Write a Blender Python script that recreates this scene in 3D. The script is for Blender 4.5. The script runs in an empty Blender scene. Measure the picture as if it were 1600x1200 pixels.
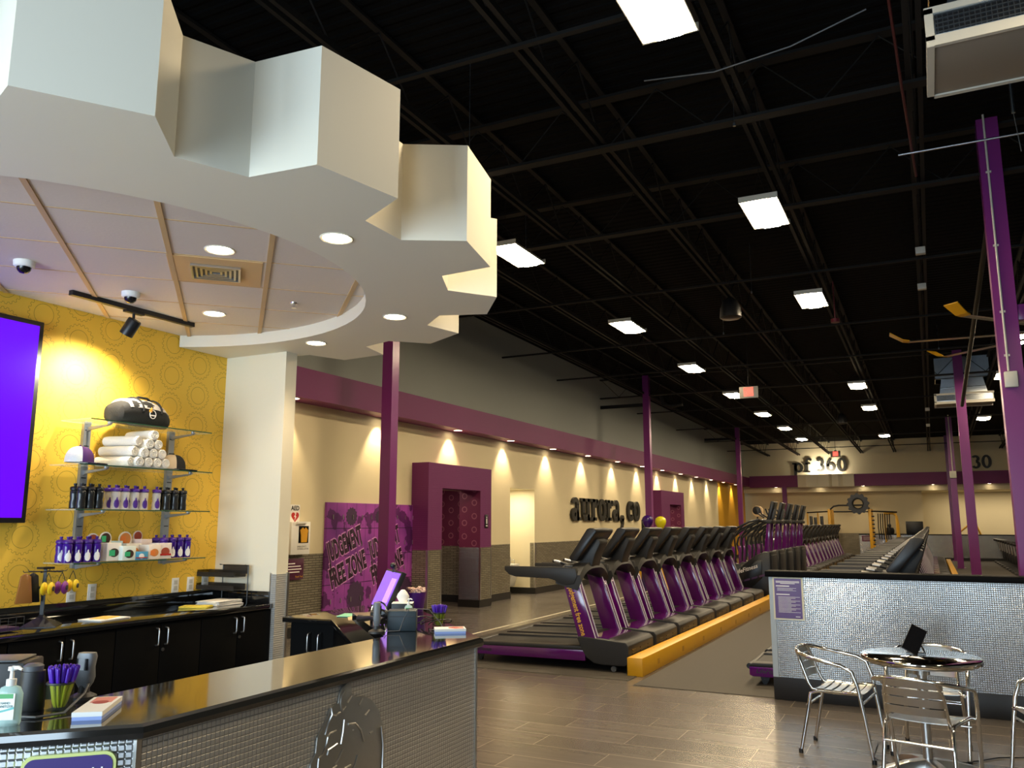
import bpy, bmesh, math, random
from mathutils import Vector, Matrix
random.seed(7)
C = bpy.context.scene.collection
PI = math.pi
SC = bpy.context.scene

# ------------------------------------------------------------ camera
cam = bpy.data.cameras.new('camera')
camo = bpy.data.objects.new('camera', cam); C.objects.link(camo)
camo.location = (0, 0, 1.6)
camo.rotation_euler = (math.radians(90 + 9.55), 0, math.radians(26.6))
cam.sensor_width = 36; cam.lens = 1290 / 1600 * 36
cam.clip_start = 0.05; cam.clip_end = 200
SC.camera = camo
# ------------------------------------------------------------ view, world
SC.view_settings.view_transform = 'Standard'
SC.view_settings.look = 'None'
SC.view_settings.exposure = 0.68
SC.view_settings.gamma = 1
SC.view_settings.use_curve_mapping = False
W = bpy.data.worlds.new('world'); SC.world = W; W.use_nodes = True
W.node_tree.nodes['Background'].inputs[0].default_value = (0.75, 0.87, 1.0, 1)
W.node_tree.nodes['Background'].inputs[1].default_value = 0.12

def lamp(name, kind, loc, energy, color=(1, 1, 1), rot=(0, 0, 0), **kw):
    l = bpy.data.lights.new(name, kind); l.energy = energy; l.color = color
    for k, v in kw.items(): setattr(l, k, v)
    o = bpy.data.objects.new(name, l); C.objects.link(o); o.location = loc; o.rotation_euler = rot
    return o
# daylight through the storefront glazing in the wall behind the photographer
for wx, ww, we in ((-4.7, 2.9, 215), (-2.2, 1.5, 115), (.75, .9, 55)):
    a = lamp('storefront_daylight', 'AREA', (wx, -2.93, 1.75), we, (0.66, 0.84, 1.0), (math.radians(90), 0, 0), shape='RECTANGLE', size=ww, size_y=3.1)

# ------------------------------------------------------------ helpers
def lin(h):
    h = h.lstrip('#'); r = []
    for i in (0, 2, 4):
        c = int(h[i:i+2], 16) / 255
        r.append(c / 12.92 if c <= 0.04045 else ((c + 0.055) / 1.055) ** 2.4)
    return (r[0], r[1], r[2], 1)
def mat(name, col, rough=0.5, metal=0.0, emit=None, es=0, noise=0.0, nscale=8, bump=0.0, alpha=None, trans=None, coat=0, spec=None):
    m = bpy.data.materials.new(name); m.use_nodes = True
    nt = m.node_tree; b = nt.nodes['Principled BSDF']
    c = lin(col) if isinstance(col, str) else col
    b.inputs['Base Color'].default_value = c; b.inputs['Roughness'].default_value = rough; b.inputs['Metallic'].default_value = metal
    if coat: b.inputs['Coat Weight'].default_value = coat; b.inputs['Coat Roughness'].default_value = 0.08
    if spec is not None: b.inputs['Specular IOR Level'].default_value = spec
    if emit:
        b.inputs['Emission Color'].default_value = lin(emit) if isinstance(emit, str) else emit
        b.inputs['Emission Strength'].default_value = es
    if trans: b.inputs['Transmission Weight'].default_value = trans; b.inputs['IOR'].default_value = 1.35
    if alpha is not None: b.inputs['Alpha'].default_value = alpha
    if noise or bump:
        tc = nt.nodes.new('ShaderNodeTexCoord'); n = nt.nodes.new('ShaderNodeTexNoise'); n.inputs['Scale'].default_value = nscale
        n.inputs['Detail'].default_value = 4
        nt.links.new(tc.outputs['Object'], n.inputs['Vector'])
        if noise:
            mx = nt.nodes.new('ShaderNodeMixRGB'); mx.blend_type = 'MULTIPLY'; mx.inputs[1].default_value = c
            rp = nt.nodes.new('ShaderNodeMapRange'); rp.inputs['To Min'].default_value = 1 - noise; rp.inputs['To Max'].default_value = 1 + noise * .5
            nt.links.new(n.outputs['Fac'], rp.inputs['Value']); mx.inputs[0].default_value = 1
            cb = nt.nodes.new('ShaderNodeCombineColor')
            for k in range(3): nt.links.new(rp.outputs[0], cb.inputs[k])
            nt.links.new(cb.outputs[0], mx.inputs[2]); nt.links.new(mx.outputs[0], b.inputs['Base Color'])
        if bump:
            bp = nt.nodes.new('ShaderNodeBump'); bp.inputs['Strength'].default_value = bump; bp.inputs['Distance'].default_value = .01
            nt.links.new(n.outputs['Fac'], bp.inputs['Height']); nt.links.new(bp.outputs[0], b.inputs['Normal'])
    return m
class G:
    """tiny expression helper for shader maths"""
    def __init__(s, nt): s.nt = nt
    def m(s, op, a, b=0.0, c=0.0):
        n = s.nt.nodes.new('ShaderNodeMath'); n.operation = op
        for i, v in enumerate((a, b, c)):
            if isinstance(v, (int, float)): n.inputs[i].default_value = v
            else: s.nt.links.new(v, n.inputs[i])
        return n.outputs[0]
    def mix(s, f, a, b):
        n = s.nt.nodes.new('ShaderNodeMixRGB')
        for i, v in enumerate((f, a, b)):
            if isinstance(v, (int, float)): n.inputs[i].default_value = v
            elif isinstance(v, tuple): n.inputs[i].default_value = v
            else: s.nt.links.new(v, n.inputs[i])
        return n.outputs[0]
    def pos(s):
        n = s.nt.nodes.new('ShaderNodeNewGeometry'); x = s.nt.nodes.new('ShaderNodeSeparateXYZ')
        s.nt.links.new(n.outputs['Position'], x.inputs[0]); return x.outputs
    def bump(s, h, strength=1, dist=.01):
        n = s.nt.nodes.new('ShaderNodeBump'); n.inputs['Strength'].default_value = strength; n.inputs['Distance'].default_value = dist
        s.nt.links.new(h, n.inputs['Height']); s.nt.links.new(n.outputs[0], s.nt.nodes['Principled BSDF'].inputs['Normal'])
    def noise(s, scale, vec=None, detail=3):
        n = s.nt.nodes.new('ShaderNodeTexNoise'); n.inputs['Scale'].default_value = scale; n.inputs['Detail'].default_value = detail
        if vec is None:
            g = s.nt.nodes.new('ShaderNodeNewGeometry'); vec = g.outputs['Position']
        s.nt.links.new(vec, n.inputs['Vector']); return n.outputs['Fac']

class MB:
    def __init__(s): s.bm = bmesh.new()
    def box(s, x0, x1, y0, y1, z0, z1):
        v = [s.bm.verts.new(p) for p in ((x0,y0,z0),(x1,y0,z0),(x1,y1,z0),(x0,y1,z0),(x0,y0,z1),(x1,y0,z1),(x1,y1,z1),(x0,y1,z1))]
        for f in ((0,3,2,1),(4,5,6,7),(0,1,5,4),(1,2,6,5),(2,3,7,6),(3,0,4,7)): s.bm.faces.new([v[i] for i in f])
        return s
    def obox(s, c, sx, sy, sz, M=None):
        """box of full sizes about a centre, optionally turned by matrix M"""
        pts = []
        for k in (-1, 1):
            for (i, j) in ((-1,-1),(1,-1),(1,1),(-1,1)):
                p = Vector((i*sx/2, j*sy/2, k*sz/2))
                if M is not None: p = M @ p
                pts.append(s.bm.verts.new(p + Vector(c)))
        for f in ((0,3,2,1),(4,5,6,7),(0,1,5,4),(1,2,6,5),(2,3,7,6),(3,0,4,7)): s.bm.faces.new([pts[i] for i in f])
        return s
    def prism(s, poly, axis, a, b, top=None):
        """poly in the two other axes (order x,y / x,z / y,z), extruded along axis from a to b"""
        def P(u, w, t): return {'z': (u, w, t), 'y': (u, t, w), 'x': (t, u, w)}[axis]
        lo = [s.bm.verts.new(P(u, w, a)) for u, w in poly]; hi = [s.bm.verts.new(P(u, w, b)) for u, w in (top or poly)]
        n = len(poly)
        try:
            s.bm.faces.new(lo[::-1]); s.bm.faces.new(hi)
        except ValueError: pass
        for i in range(n): s.bm.faces.new((lo[i], lo[(i+1)%n], hi[(i+1)%n], hi[i]))
        return s
    def loft(s, rings, cap=True, close=True):
        R = [[s.bm.verts.new(p) for p in r] for r in rings]; n = len(R[0])
        for a, b in zip(R[:-1], R[1:]):
            for i in range(n if close else n-1): s.bm.faces.new((a[i], a[(i+1)%n], b[(i+1)%n], b[i]))
        if cap: s.bm.faces.new(R[0][::-1]); s.bm.faces.new(R[-1])
        return s
    def tube(s, pts, r, seg=8, closed=False, cap=True):
        pts = [Vector(p) for p in pts]; n = len(pts); rings = []
        rs = r if isinstance(r, (list, tuple)) else [r]*n
        prev = None
        for i, p in enumerate(pts):
            if closed: t = pts[(i+1)%n] - pts[i-1]
            else: t = pts[min(i+1, n-1)] - pts[max(i-1, 0)]
            t.normalize()
            if prev is None:
                up = Vector((0,0,1)) if abs(t.z) < .9 else Vector((1,0,0))
                a = t.cross(up).normalized()
            else:
                a = prev - t*prev.dot(t)
                a = a.normalized() if a.length > 1e-6 else t.cross(Vector((0,0,1))).normalized()
            prev = a; b = t.cross(a)
            rings.append([p + (a*math.cos(2*PI*k/seg) + b*math.sin(2*PI*k/seg))*rs[i] for k in range(seg)])
        if closed: rings.append(rings[0]); cap = False
        return s.loft(rings, cap)
    def lathe(s, prof, c=(0,0,0), seg=20, axis='z', sx=1, sy=1):
        R = []
        for r, h in prof:
            ring = []
            for k in range(seg):
                a = 2*PI*k/seg; u, w = r*math.cos(a)*sx, r*math.sin(a)*sy
                ring.append(Vector(c) + Vector({'z': (u, w, h), 'x': (h, u, w), 'y': (w, h, u)}[axis]))
            R.append(ring)
        return s.loft(R)
    def sphere(s, c, rx, ry=None, rz=None, seg=16, rings=10):
        ry = ry or rx; rz = rz or rx
        return s.lathe([(max(1e-4, math.sin(PI*i/rings)), -math.cos(PI*i/rings)) for i in range(rings+1)], (0,0,0), seg).xf_last(seg*(rings+1), c, rx, ry, rz)
    def xf_last(s, n, c, rx, ry, rz):
        s.bm.verts.ensure_lookup_table()
        for v in s.bm.verts[-n:]: v.co = Vector((v.co.x*rx + c[0], v.co.y*ry + c[1], v.co.z*rz + c[2]))
        return s
    def ringpoly(s, outer, inner, z0, z1, M=None):
        """closed band between two outlines of equal count, extruded in local z (M maps to world)"""
        M = M or (lambda u, w, t: (u, w, t)); n = len(outer)
        lv = [[s.bm.verts.new(M(u, w, t)) for u, w in pl] for pl in (outer, inner) for t in (z0, z1)]
        o0, o1, i0, i1 = lv
        for k in range(n):
            j = (k+1) % n
            s.bm.faces.new((o0[k], o0[j], o1[j], o1[k])); s.bm.faces.new((i0[j], i0[k], i1[k], i1[j]))
            s.bm.faces.new((o1[k], o1[j], i1[j], i1[k])); s.bm.faces.new((o0[j], o0[k], i0[k], i0[j]))
        return s
    def build(s, name, m, parent=None, bevel=0, smooth=50, loc=None, rot=None):
        bmesh.ops.recalc_face_normals(s.bm, faces=s.bm.faces)
        if bevel:
            ed = [e for e in s.bm.edges if len(e.link_faces) == 2 and e.calc_face_angle(0) > .5]
            try: bmesh.ops.bevel(s.bm, geom=ed, offset=bevel, segments=2, affect='EDGES', profile=.5)
            except Exception: pass
            if smooth == 50: smooth = 28
        me = bpy.data.meshes.new(name); s.bm.to_mesh(me); s.bm.free()
        if smooth:
            for p in me.polygons: p.use_smooth = True
            me.set_sharp_from_angle(angle=math.radians(smooth))
        me.materials.append(m)
        o = bpy.data.objects.new(name, me); C.objects.link(o)
        if parent is not None: o.parent = parent
        if loc is not None: o.location = loc
        if rot is not None: o.rotation_euler = rot
        return o
def tag(o, label=None, cat=None, group=None, kind=None):
    if label: o['label'] = label
    if cat: o['category'] = cat
    if group: o['group'] = group
    if kind: o['kind'] = kind
    return o
def empty(name, loc=(0,0,0), rz=0, label=None, cat=None, group=None):
    o = bpy.data.objects.new(name, None); C.objects.link(o); o.location = loc; o.rotation_euler = (0, 0, rz)
    o.empty_display_size = .1
    return tag(o, label, cat, group)
def struct(o): o['kind'] = 'structure'; return o
def tree(o, parent=None):
    c = o.copy(); C.objects.link(c)
    if parent is not None: c.parent = parent
    for ch in list(o.children): tree(ch, c)
    return c
def text(name, body, size, m, parent=None, loc=(0,0,0), rot=(0,0,0), extrude=.001, align='LEFT', offset=0, sx=1, shear=0, spacing=1):
    cu = bpy.data.curves.new(name, 'FONT'); cu.body = body; cu.size = size; cu.extrude = extrude; cu.align_x = align; cu.offset = offset
    cu.shear = shear; cu.space_character = spacing; cu.resolution_u = 3
    t = bpy.data.objects.new(name, cu); C.objects.link(t)
    dg = bpy.context.evaluated_depsgraph_get(); me = bpy.data.meshes.new_from_object(t.evaluated_get(dg))
    bpy.data.objects.remove(t); bpy.data.curves.remove(cu)
    me.materials.clear(); me.materials.append(m)
    o = bpy.data.objects.new(name, me); C.objects.link(o)
    o.location = loc; o.rotation_euler = rot; o.scale = (sx, 1, 1)
    if parent is not None: o.parent = parent
    return o
R90 = math.radians(90)
FX = (R90, 0, R90)      # text standing on a wall that faces +x
FY = (R90, 0, 0)        # text standing on a wall that faces -y

# ------------------------------------------------------------ materials
M_cream = mat('cream_paint', '#e0d2ac', .75, noise=.03, nscale=2)
M_white = mat('white_paint', '#e8e0c8', .6, noise=.02, nscale=2)
M_soffit = mat('gear_white_paint', '#e4decd', .6, noise=.02, nscale=2)
M_grayw = mat('grey_paint_and_shade', '#a2a7a3', .8, noise=.03, nscale=1)  # plain wall grey; on the upper left wall it stands in for shade
M_purple = mat('purple_paint', '#741f60', .55, noise=.04, nscale=3)
M_col = mat('column_purple_paint', '#762a72', .28, noise=.05, nscale=3)
M_tpurple = mat('treadmill_purple', '#5c0c66', .18, coat=.7)
M_yellow = mat('yellow_paint', '#dea51b', .4, noise=.05, nscale=4)
M_yellowwall = mat('yellow_wall_paint', '#d69f1a', .7, noise=.03, nscale=3)
M_deckc = mat('black_ceiling_paint', (.004,.004,.004,1), .9, noise=.2, nscale=2, spec=.1)
M_joist = mat('black_steel', (.007,.0068,.0064,1), .7, noise=.2, nscale=5, spec=.3)
M_black = mat('black_plastic', (.009,.009,.010,1), .38, noise=.1, nscale=20)
M_dgrey = mat('dark_grey_plastic', (.020,.019,.018,1), .5, noise=.1, nscale=20)
M_mgrey = mat('mid_grey_plastic', (.10,.105,.11,1), .45, noise=.1, nscale=20)
M_belt = mat('belt_rubber', (.02,.02,.02,1), .62, noise=.15, nscale=30, bump=.1)
M_screenb = mat('dark_glass', (.006,.006,.007,1), .08)
M_chrome = mat('polished_aluminium', (.78,.77,.74,1), .16, 1.0, noise=.05, nscale=14)
M_brushed = mat('brushed_aluminium', (.62,.61,.59,1), .3, 1.0, noise=.06, nscale=20)
M_strip = mat('bright_edge_strip', (.85,.82,.86,1), .35, .3)
M_galv = mat('galvanised_steel', (.55,.6,.65,1), .3, 1.0, noise=.15, nscale=10)
M_stdgrey = mat('grey_shelf_steel', (.33,.35,.37,1), .4, .6, noise=.05, nscale=20)
M_granite = mat('black_granite', (.008,.008,.008,1), .05, noise=.3, nscale=160, coat=.6, spec=.8)
M_lam = mat('black_laminate', (.003,.003,.003,1), .6, noise=.1, nscale=20, spec=.06)
M_base = mat('black_baseboard', (.012,.011,.01,1), .45, noise=.1, nscale=5)
M_glass = bpy.data.materials.new('shelf_glass'); M_glass.use_nodes = True
_b = M_glass.node_tree.nodes['Principled BSDF']; _b.inputs['Base Color'].default_value = (.75,.9,.82,1); _b.inputs['Roughness'].default_value = .03
_b.inputs['Alpha'].default_value = .22; _b.inputs['IOR'].default_value = 1.45
M_edge = mat('glass_edge', (.03,.09,.05,1), .1)
M_lamp = mat('high_bay_diffuser', (1,.95,.85,1), .5, emit=(1,.80,.52,1), es=80)
M_lampd = mat('downlight_diffuser', (1,.95,.85,1), .5, emit=(1,.84,.6,1), es=14)
M_paper = mat('white_paper', '#efece4', .7, noise=.02)
M_fabw = mat('white_terry', '#f1ece0', .95, bump=.5, nscale=120, noise=.05)
M_fabk = mat('black_fabric', (.012,.012,.012,1), .9, bump=.3, nscale=150, noise=.1)
M_fabg = mat('grey_fabric', '#a9a6a4', .9, bump=.3, nscale=150, noise=.05)
M_letter = mat('black_lettering', (.018,.017,.013,1), .5, noise=.05)
M_ytext = mat('yellow_lettering', '#f2b23a', .4)
M_wtext = mat('white_lettering', '#f4f0ec', .5)
M_gtext = mat('grey_lettering', '#8d8a82', .5)
M_red = mat('red_paint', '#b3261e', .4)
M_redlit = mat('exit_letters_lit', '#ff4038', .4, emit=(1,.08,.05,1), es=2.2)
M_steelw = mat('off_white_enamel', '#c9c5b8', .4, noise=.04)

def m_gears():
    m = mat('yellow_gear_wallpaper', '#e0ac22', .6); nt = m.node_tree; g = G(nt); p = g.pos()
    yy = g.m('SUBTRACT', p[1], 3.73 - .295*20 - .1475); k = g.m('FLOOR', g.m('DIVIDE', yy, .295))
    dy = g.m('SUBTRACT', g.m('MULTIPLY', g.m('FRACT', g.m('DIVIDE', yy, .295)), .295), .1475)
    odd = g.m('MODULO', k, 2.0)
    zz = g.m('ADD', g.m('SUBTRACT', p[2], 3.11 - .268*20 - .134), g.m('MULTIPLY', odd, .134))
    dz = g.m('SUBTRACT', g.m('MULTIPLY', g.m('FRACT', g.m('DIVIDE', zz, .268)), .268), .134)
    r = g.m('SQRT', g.m('ADD', g.m('MULTIPLY', dy, dy), g.m('MULTIPLY', dz, dz)))
    th = g.m('ARCTAN2', dz, dy)
    sq = g.m('MULTIPLY', g.m('SINE', g.m('MULTIPLY', th, 20.0)), 2.5)
    sq = g.m('MINIMUM', g.m('MAXIMUM', sq, -1.0), 1.0)
    rg = g.m('ADD', g.m('MULTIPLY', sq, .0065), .1165)
    slope = g.m('LESS_THAN', g.m('ABSOLUTE', sq), .98)
    tw = g.m('ADD', .0014, g.m('MULTIPLY', slope, .0022))
    l1 = g.m('LESS_THAN', g.m('ABSOLUTE', g.m('SUBTRACT', r, rg)), tw)
    l2 = g.m('LESS_THAN', g.m('ABSOLUTE', g.m('SUBTRACT', r, .076)), .0015)
    f = g.m('MULTIPLY', g.m('MAXIMUM', l1, l2), .8)
    c = g.mix(f, lin('#f3c443'), lin('#7a5716')); nt.links.new(c, nt.nodes['Principled BSDF'].inputs['Base Color']); return m
M_gears = m_gears()

def m_tile(name, hor, pitch=.0175, col=(.56,.55,.52,1), rough=.36, metal=.8, b=.55, wav=.25):
    """embossed metallic grid panel; hor: 0 = uses x, 1 = uses y, 2 = 45 degree facet"""
    m = mat(name, col, rough, metal); nt = m.node_tree; g = G(nt); p = g.pos()
    h = p[0] if hor == 0 else p[1] if hor == 1 else g.m('MULTIPLY', g.m('ADD', p[0], p[1]), .7071)
    def tri(v):
        f = g.m('FRACT', g.m('DIVIDE', g.m('ADD', v, 40.0), pitch)); return g.m('MULTIPLY', g.m('ABSOLUTE', g.m('SUBTRACT', f, .5)), 2.0)
    a = g.m('MINIMUM', g.m('MULTIPLY', g.m('SUBTRACT', 1.0, tri(h)), 3.0), 1.0)
    c = g.m('MINIMUM', g.m('MULTIPLY', g.m('SUBTRACT', 1.0, tri(p[2])), 3.0), 1.0)
    hh = g.m('MULTIPLY', a, c)
    nz = g.noise(1.6)
    g.bump(g.m('ADD', hh, g.m('MULTIPLY', nz, .0)), b, .004)
    dark = g.mix(g.m('LESS_THAN', hh, .55), col, tuple([v*.6 for v in col[:3]]+[1]))
    wv = g.noise(5.0, detail=2); dk = g.mix(g.m('MULTIPLY', wv, wav), dark, (.25,.25,.26,1))
    nt.links.new(dk, nt.nodes['Principled BSDF'].inputs['Base Color']); return m
M_tilex = m_tile('embossed_metal_tile_front', 0, rough=.25, metal=1.0, b=.45, col=(.52,.52,.50,1))
M_tiley = m_tile('embossed_metal_tile_side', 1, col=(.62,.59,.54,1), rough=.45, b=.6, metal=.65)
M_tilew = m_tile('embossed_metal_tile_wing', 0, col=(.55,.54,.5,1), rough=.45, b=.6, metal=.55)
M_tiled = m_tile('embossed_metal_tile_diagonal', 2, pitch=.0185, metal=.9, rough=.33, b=.8, col=(.72,.74,.75,1))

def m_wain():
    m = mat('woven_metallic_wainscot', '#8b8474', .42, .45); nt = m.node_tree; g = G(nt)
    br = nt.nodes.new('ShaderNodeTexBrick'); br.inputs['Scale'].default_value = 1
    br.inputs['Brick Width'].default_value = .16; br.inputs['Row Height'].default_value = .035; br.inputs['Mortar Size'].default_value = .006
    br.inputs['Color1'].default_value = lin('#a09984'); br.inputs['Color2'].default_value = lin('#8a826f'); br.inputs['Mortar'].default_value = lin('#5f594c')
    p = g.pos(); cb = nt.nodes.new('ShaderNodeCombineXYZ'); nt.links.new(g.m('ADD', p[1], p[0]), cb.inputs[0]); nt.links.new(p[2], cb.inputs[1])
    nt.links.new(cb.outputs[0], br.inputs['Vector']); nt.links.new(br.outputs['Color'], nt.nodes['Principled BSDF'].inputs['Base Color'])
    g.bump(g.m('SUBTRACT', 1.0, br.outputs['Fac']), .6, .004); return m
M_wain = m_wain()

def m_floor():
    m = mat('wood_look_floor_tile', '#6e665c', .27); nt = m.node_tree; g = G(nt); p = g.pos()
    br = nt.nodes.new('ShaderNodeTexBrick'); br.offset = .35; br.inputs['Scale'].default_value = 1
    br.inputs['Brick Width'].default_value = .91; br.inputs['Row Height'].default_value = .305; br.inputs['Mortar Size'].default_value = .0035
    br.inputs['Color1'].default_value = lin('#746c64'); br.inputs['Color2'].default_value = lin('#635c55'); br.inputs['Mortar'].default_value = lin('#9c9283')
    br.inputs['Mortar Smooth'].default_value = .1
    cb = nt.nodes.new('ShaderNodeCombineXYZ'); nt.links.new(p[0], cb.inputs[0]); nt.links.new(p[1], cb.inputs[1])
    nt.links.new(cb.outputs[0], br.inputs['Vector'])
    mp = nt.nodes.new('ShaderNodeMapping'); mp.inputs['Scale'].default_value = (.9, 14, 1); nt.links.new(cb.outputs[0], mp.inputs[0])
    n = g.noise(1.0, mp.outputs[0], 2); c = nt.nodes.new('ShaderNodeMixRGB'); c.blend_type = 'MULTIPLY'; c.inputs[0].default_value = .4
    nt.links.new(br.outputs['Color'], c.inputs[1]); nt.links.new(n, c.inputs[2])
    nt.links.new(c.outputs[0], nt.nodes['Principled BSDF'].inputs['Base Color'])
    return m
M_floor = m_floor()
M_mat = mat('rubber_floor', '#47423b', .75, noise=.25, nscale=90)

def m_purpbrick(name, c1, rings=False, ax=1):
    m = mat(name, c1, .6); nt = m.node_tree; g = G(nt); p = g.pos()
    cb = nt.nodes.new('ShaderNodeCombineXYZ'); nt.links.new(g.m('ADD', p[1], p[0]), cb.inputs[0]); nt.links.new(p[2], cb.inputs[1])
    if rings:
        def fr(v, s, o=0.0): return g.m('SUBTRACT', g.m('MULTIPLY', g.m('FRACT', g.m('DIVIDE', g.m('ADD', v, 40 + o), s)), s), s/2)
        h = g.m('ADD', p[0], p[1]); k = g.m('MODULO', g.m('FLOOR', g.m('DIVIDE', g.m('ADD', h, 40.0), .22)), 2.0)
        a = fr(h, .22); z = g.m('ADD', p[2], g.m('MULTIPLY', k, .13)); b = fr(z, .26)
        r = g.m('SQRT', g.m('ADD', g.m('MULTIPLY', a, a), g.m('MULTIPLY', b, b)))
        f = g.m('LESS_THAN', g.m('ABSOLUTE', g.m('SUBTRACT', r, .05)), .009)
        c = g.mix(g.m('MULTIPLY', f, .7), lin(c1), lin('#a86a7c'))
        nt.links.new(c, nt.nodes['Principled BSDF'].inputs['Base Color'])
    else:
        br = nt.nodes.new('ShaderNodeTexBrick'); br.inputs['Scale'].default_value = 1
        br.inputs['Brick Width'].default_value = .1; br.inputs['Row Height'].default_value = .035; br.inputs['Mortar Size'].default_value = .004
        nt.links.new(cb.outputs[0], br.inputs['Vector']); g.bump(g.m('SUBTRACT', 1.0, br.outputs['Fac']), .8, .006)
    return m
M_pbrick = m_purpbrick('purple_textured_panel', '#701f60')
M_prings = m_purpbrick('purple_gear_wallpaper', '#6a1c44', True)
def m_mosaic():
    m = mat('white_black_mosaic', '#cfcfc8', .3); nt = m.node_tree; g = G(nt); p = g.pos()
    cb = nt.nodes.new('ShaderNodeCombineXYZ'); nt.links.new(g.m('MULTIPLY', g.m('ADD', p[1], p[0]), 3.0), cb.inputs[0]); nt.links.new(p[2], cb.inputs[1])
    v = nt.nodes.new('ShaderNodeTexVoronoi'); v.feature = 'DISTANCE_TO_EDGE'; v.inputs['Scale'].default_value = 9; nt.links.new(cb.outputs[0], v.inputs['Vector'])
    f = g.m('LESS_THAN', v.outputs['Distance'], .07); c = g.mix(f, lin('#d2d3cc'), lin('#45484a')); nt.links.new(c, nt.nodes['Principled BSDF'].inputs['Base Color']); return m
M_mosaic = m_mosaic()
def m_lockers():
    m = mat('purple_locker_mural', '#8d3aa0', .35); nt = m.node_tree; g = G(nt); p = g.pos()
    n = g.noise(2.4, detail=1); n2 = g.noise(3.3, detail=6)
    a = g.mix(n, lin('#4a226f'), lin('#c458c4')); s = g.m('GREATER_THAN', n2, .56); b = g.mix(g.m('MULTIPLY', s, .75), a, lin('#3a1040'))
    # door joints every 0.305 m across and 0.42 m up
    def line(v, s_, o): return g.m('LESS_THAN', g.m('FRACT', g.m('DIVIDE', g.m('ADD', v, o), s_)), .03)
    l = g.m('MAXIMUM', line(p[1], .245, -10.045), line(p[2], .42, -.25+4.2))
    c = g.mix(g.m('MULTIPLY', l, .85), b, (.02,.005,.03,1)); nt.links.new(c, nt.nodes['Principled BSDF'].inputs['Base Color']); return m
M_lock = m_lockers()
M_tileceil = mat('acoustic_ceiling_tile', '#dcd0c2', .9, noise=.05, nscale=60, bump=.1)
M_tbar = mat('tan_ceiling_grid', '#c9a878', .6)
M_beige = mat('beige_vent_panel', '#d9b27a', .6)
M_violet = mat('violet_screen', (.02,.0,.1,1), .25, emit=(.13,.0,.93,1), es=.7)
M_violet2 = mat('monitor_screen_violet', (.02,.0,.1,1), .25, emit=(.25,.08,.75,1), es=.8)
M_doc = mat('purple_sign_face', '#5b3b7a', .35, noise=.25, nscale=6)
M_pen = mat('violet_pen_plastic', '#4a18a8', .3)
M_peny = mat('yellow_pen_barrel', '#c8cf2a', .35)

# ============================================================ THE SETTING
struct(MB().box(-9.6, 9, -3.2, 46, -.1, 0).build('floor', M_floor, smooth=0))
# black rubber walkway between the two treadmill rows, seam line beside the left aisle
struct(MB().box(-2.78, -1.0, 8.25, 40.8, 0, .006).build('floor_rubber_walkway', M_mat, smooth=0))
struct(MB().box(-5.9, -2.9, 8.45, 40.8, 0, .005).build('floor_treadmill_mat', M_mat, smooth=0))
struct(MB().box(-1.0, 8.8, 8.4, 40.8, 0, .006).build('floor_rubber_gym', M_mat, smooth=0))
struct(MB().box(-6.12, -6.085, 5.8, 41, 0, .004).build('floor_line', M_white, smooth=0))
# wall_left with its portal, alcove and second portal openings
LX = -8.2
def wl(y0, y1, z0, z1, m, name='wall_left', x=LX): return struct(MB().box(x-.12, x, y0, y1, z0, z1).build(name, m, smooth=0))
for (a, b) in ((5.66, 12.87), (14.3, 16.28), (17.54, 27.6), (29.0, 36.3)):
    wl(a, b, 1.15, 3.4, M_cream); wl(a, b, .1, 1.15, M_wain)
wl(36.3, 42.2, .1, 3.4, M_yellowwall)
for (a, b, z) in ((12.87, 14.3, 2.22), (16.28, 17.54, 2.36), (27.6, 29.0, 2.22)): wl(a, b, z, 3.4, M_cream)
struct(MB().box(LX-.12, LX, 5.66, 42.2, 3.4, 6.3).build('wall_left_upper', M_grayw, smooth=0))  # the wall carries on above the soffit; its dimness is painted in as grey
for (a, b) in ((5.66, 12.4), (14.75, 16.28), (17.54, 26.6), (29.4, 42.2)):
    struct(MB().box(LX, LX+.02, a, b, 0, .14).build('baseboard_left', M_base, smooth=0))
# purple soffit along the left wall and across the far wall
trim = MB().box(LX, -7.82, 5.66, 42.0, 3.35, 3.78).build('trim_1', M_purple, smooth=0); struct(trim)
struct(MB().box(-7.82, 9, 41.62, 42.0, 3.3, 3.85).build('trim_2', M_purple, smooth=0))
struct(MB().box(-8.2, 9, 42.0, 42.1, 3.05, 6.2).build('wall_far_header', M_cream, smooth=0))
struct(MB().box(-8.3, -.3, 42.6, 42.7, 1.12, 3.06).build('wall_far', M_cream, smooth=0))
struct(MB().box(-8.3, -.3, 42.6, 42.7, .1, 1.12).build('wall_far_wainscot', M_wain, smooth=0))
struct(MB().box(-1.0, -.9, 42.7, 45, .0, 3.06).build('wall_far_return', M_cream, smooth=0))
struct(MB().box(-1.0, 9, 45, 45.1, 0, 3.06).build('wall_far_recess', M_cream, smooth=0))
struct(MB().box(-8.2, 9, 42.1, 45.1, 3.05, 3.12).build('ceiling_far', M_cream, smooth=0))
struct(MB().box(-8.2, -.3, 42.58, 42.6, 0, .12).build('baseboard_far', M_base, smooth=0))
struct(MB().box(8.8, 8.9, -3.2, 45, 0, 6.3).build('wall_right', M_grayw, smooth=0))
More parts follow.
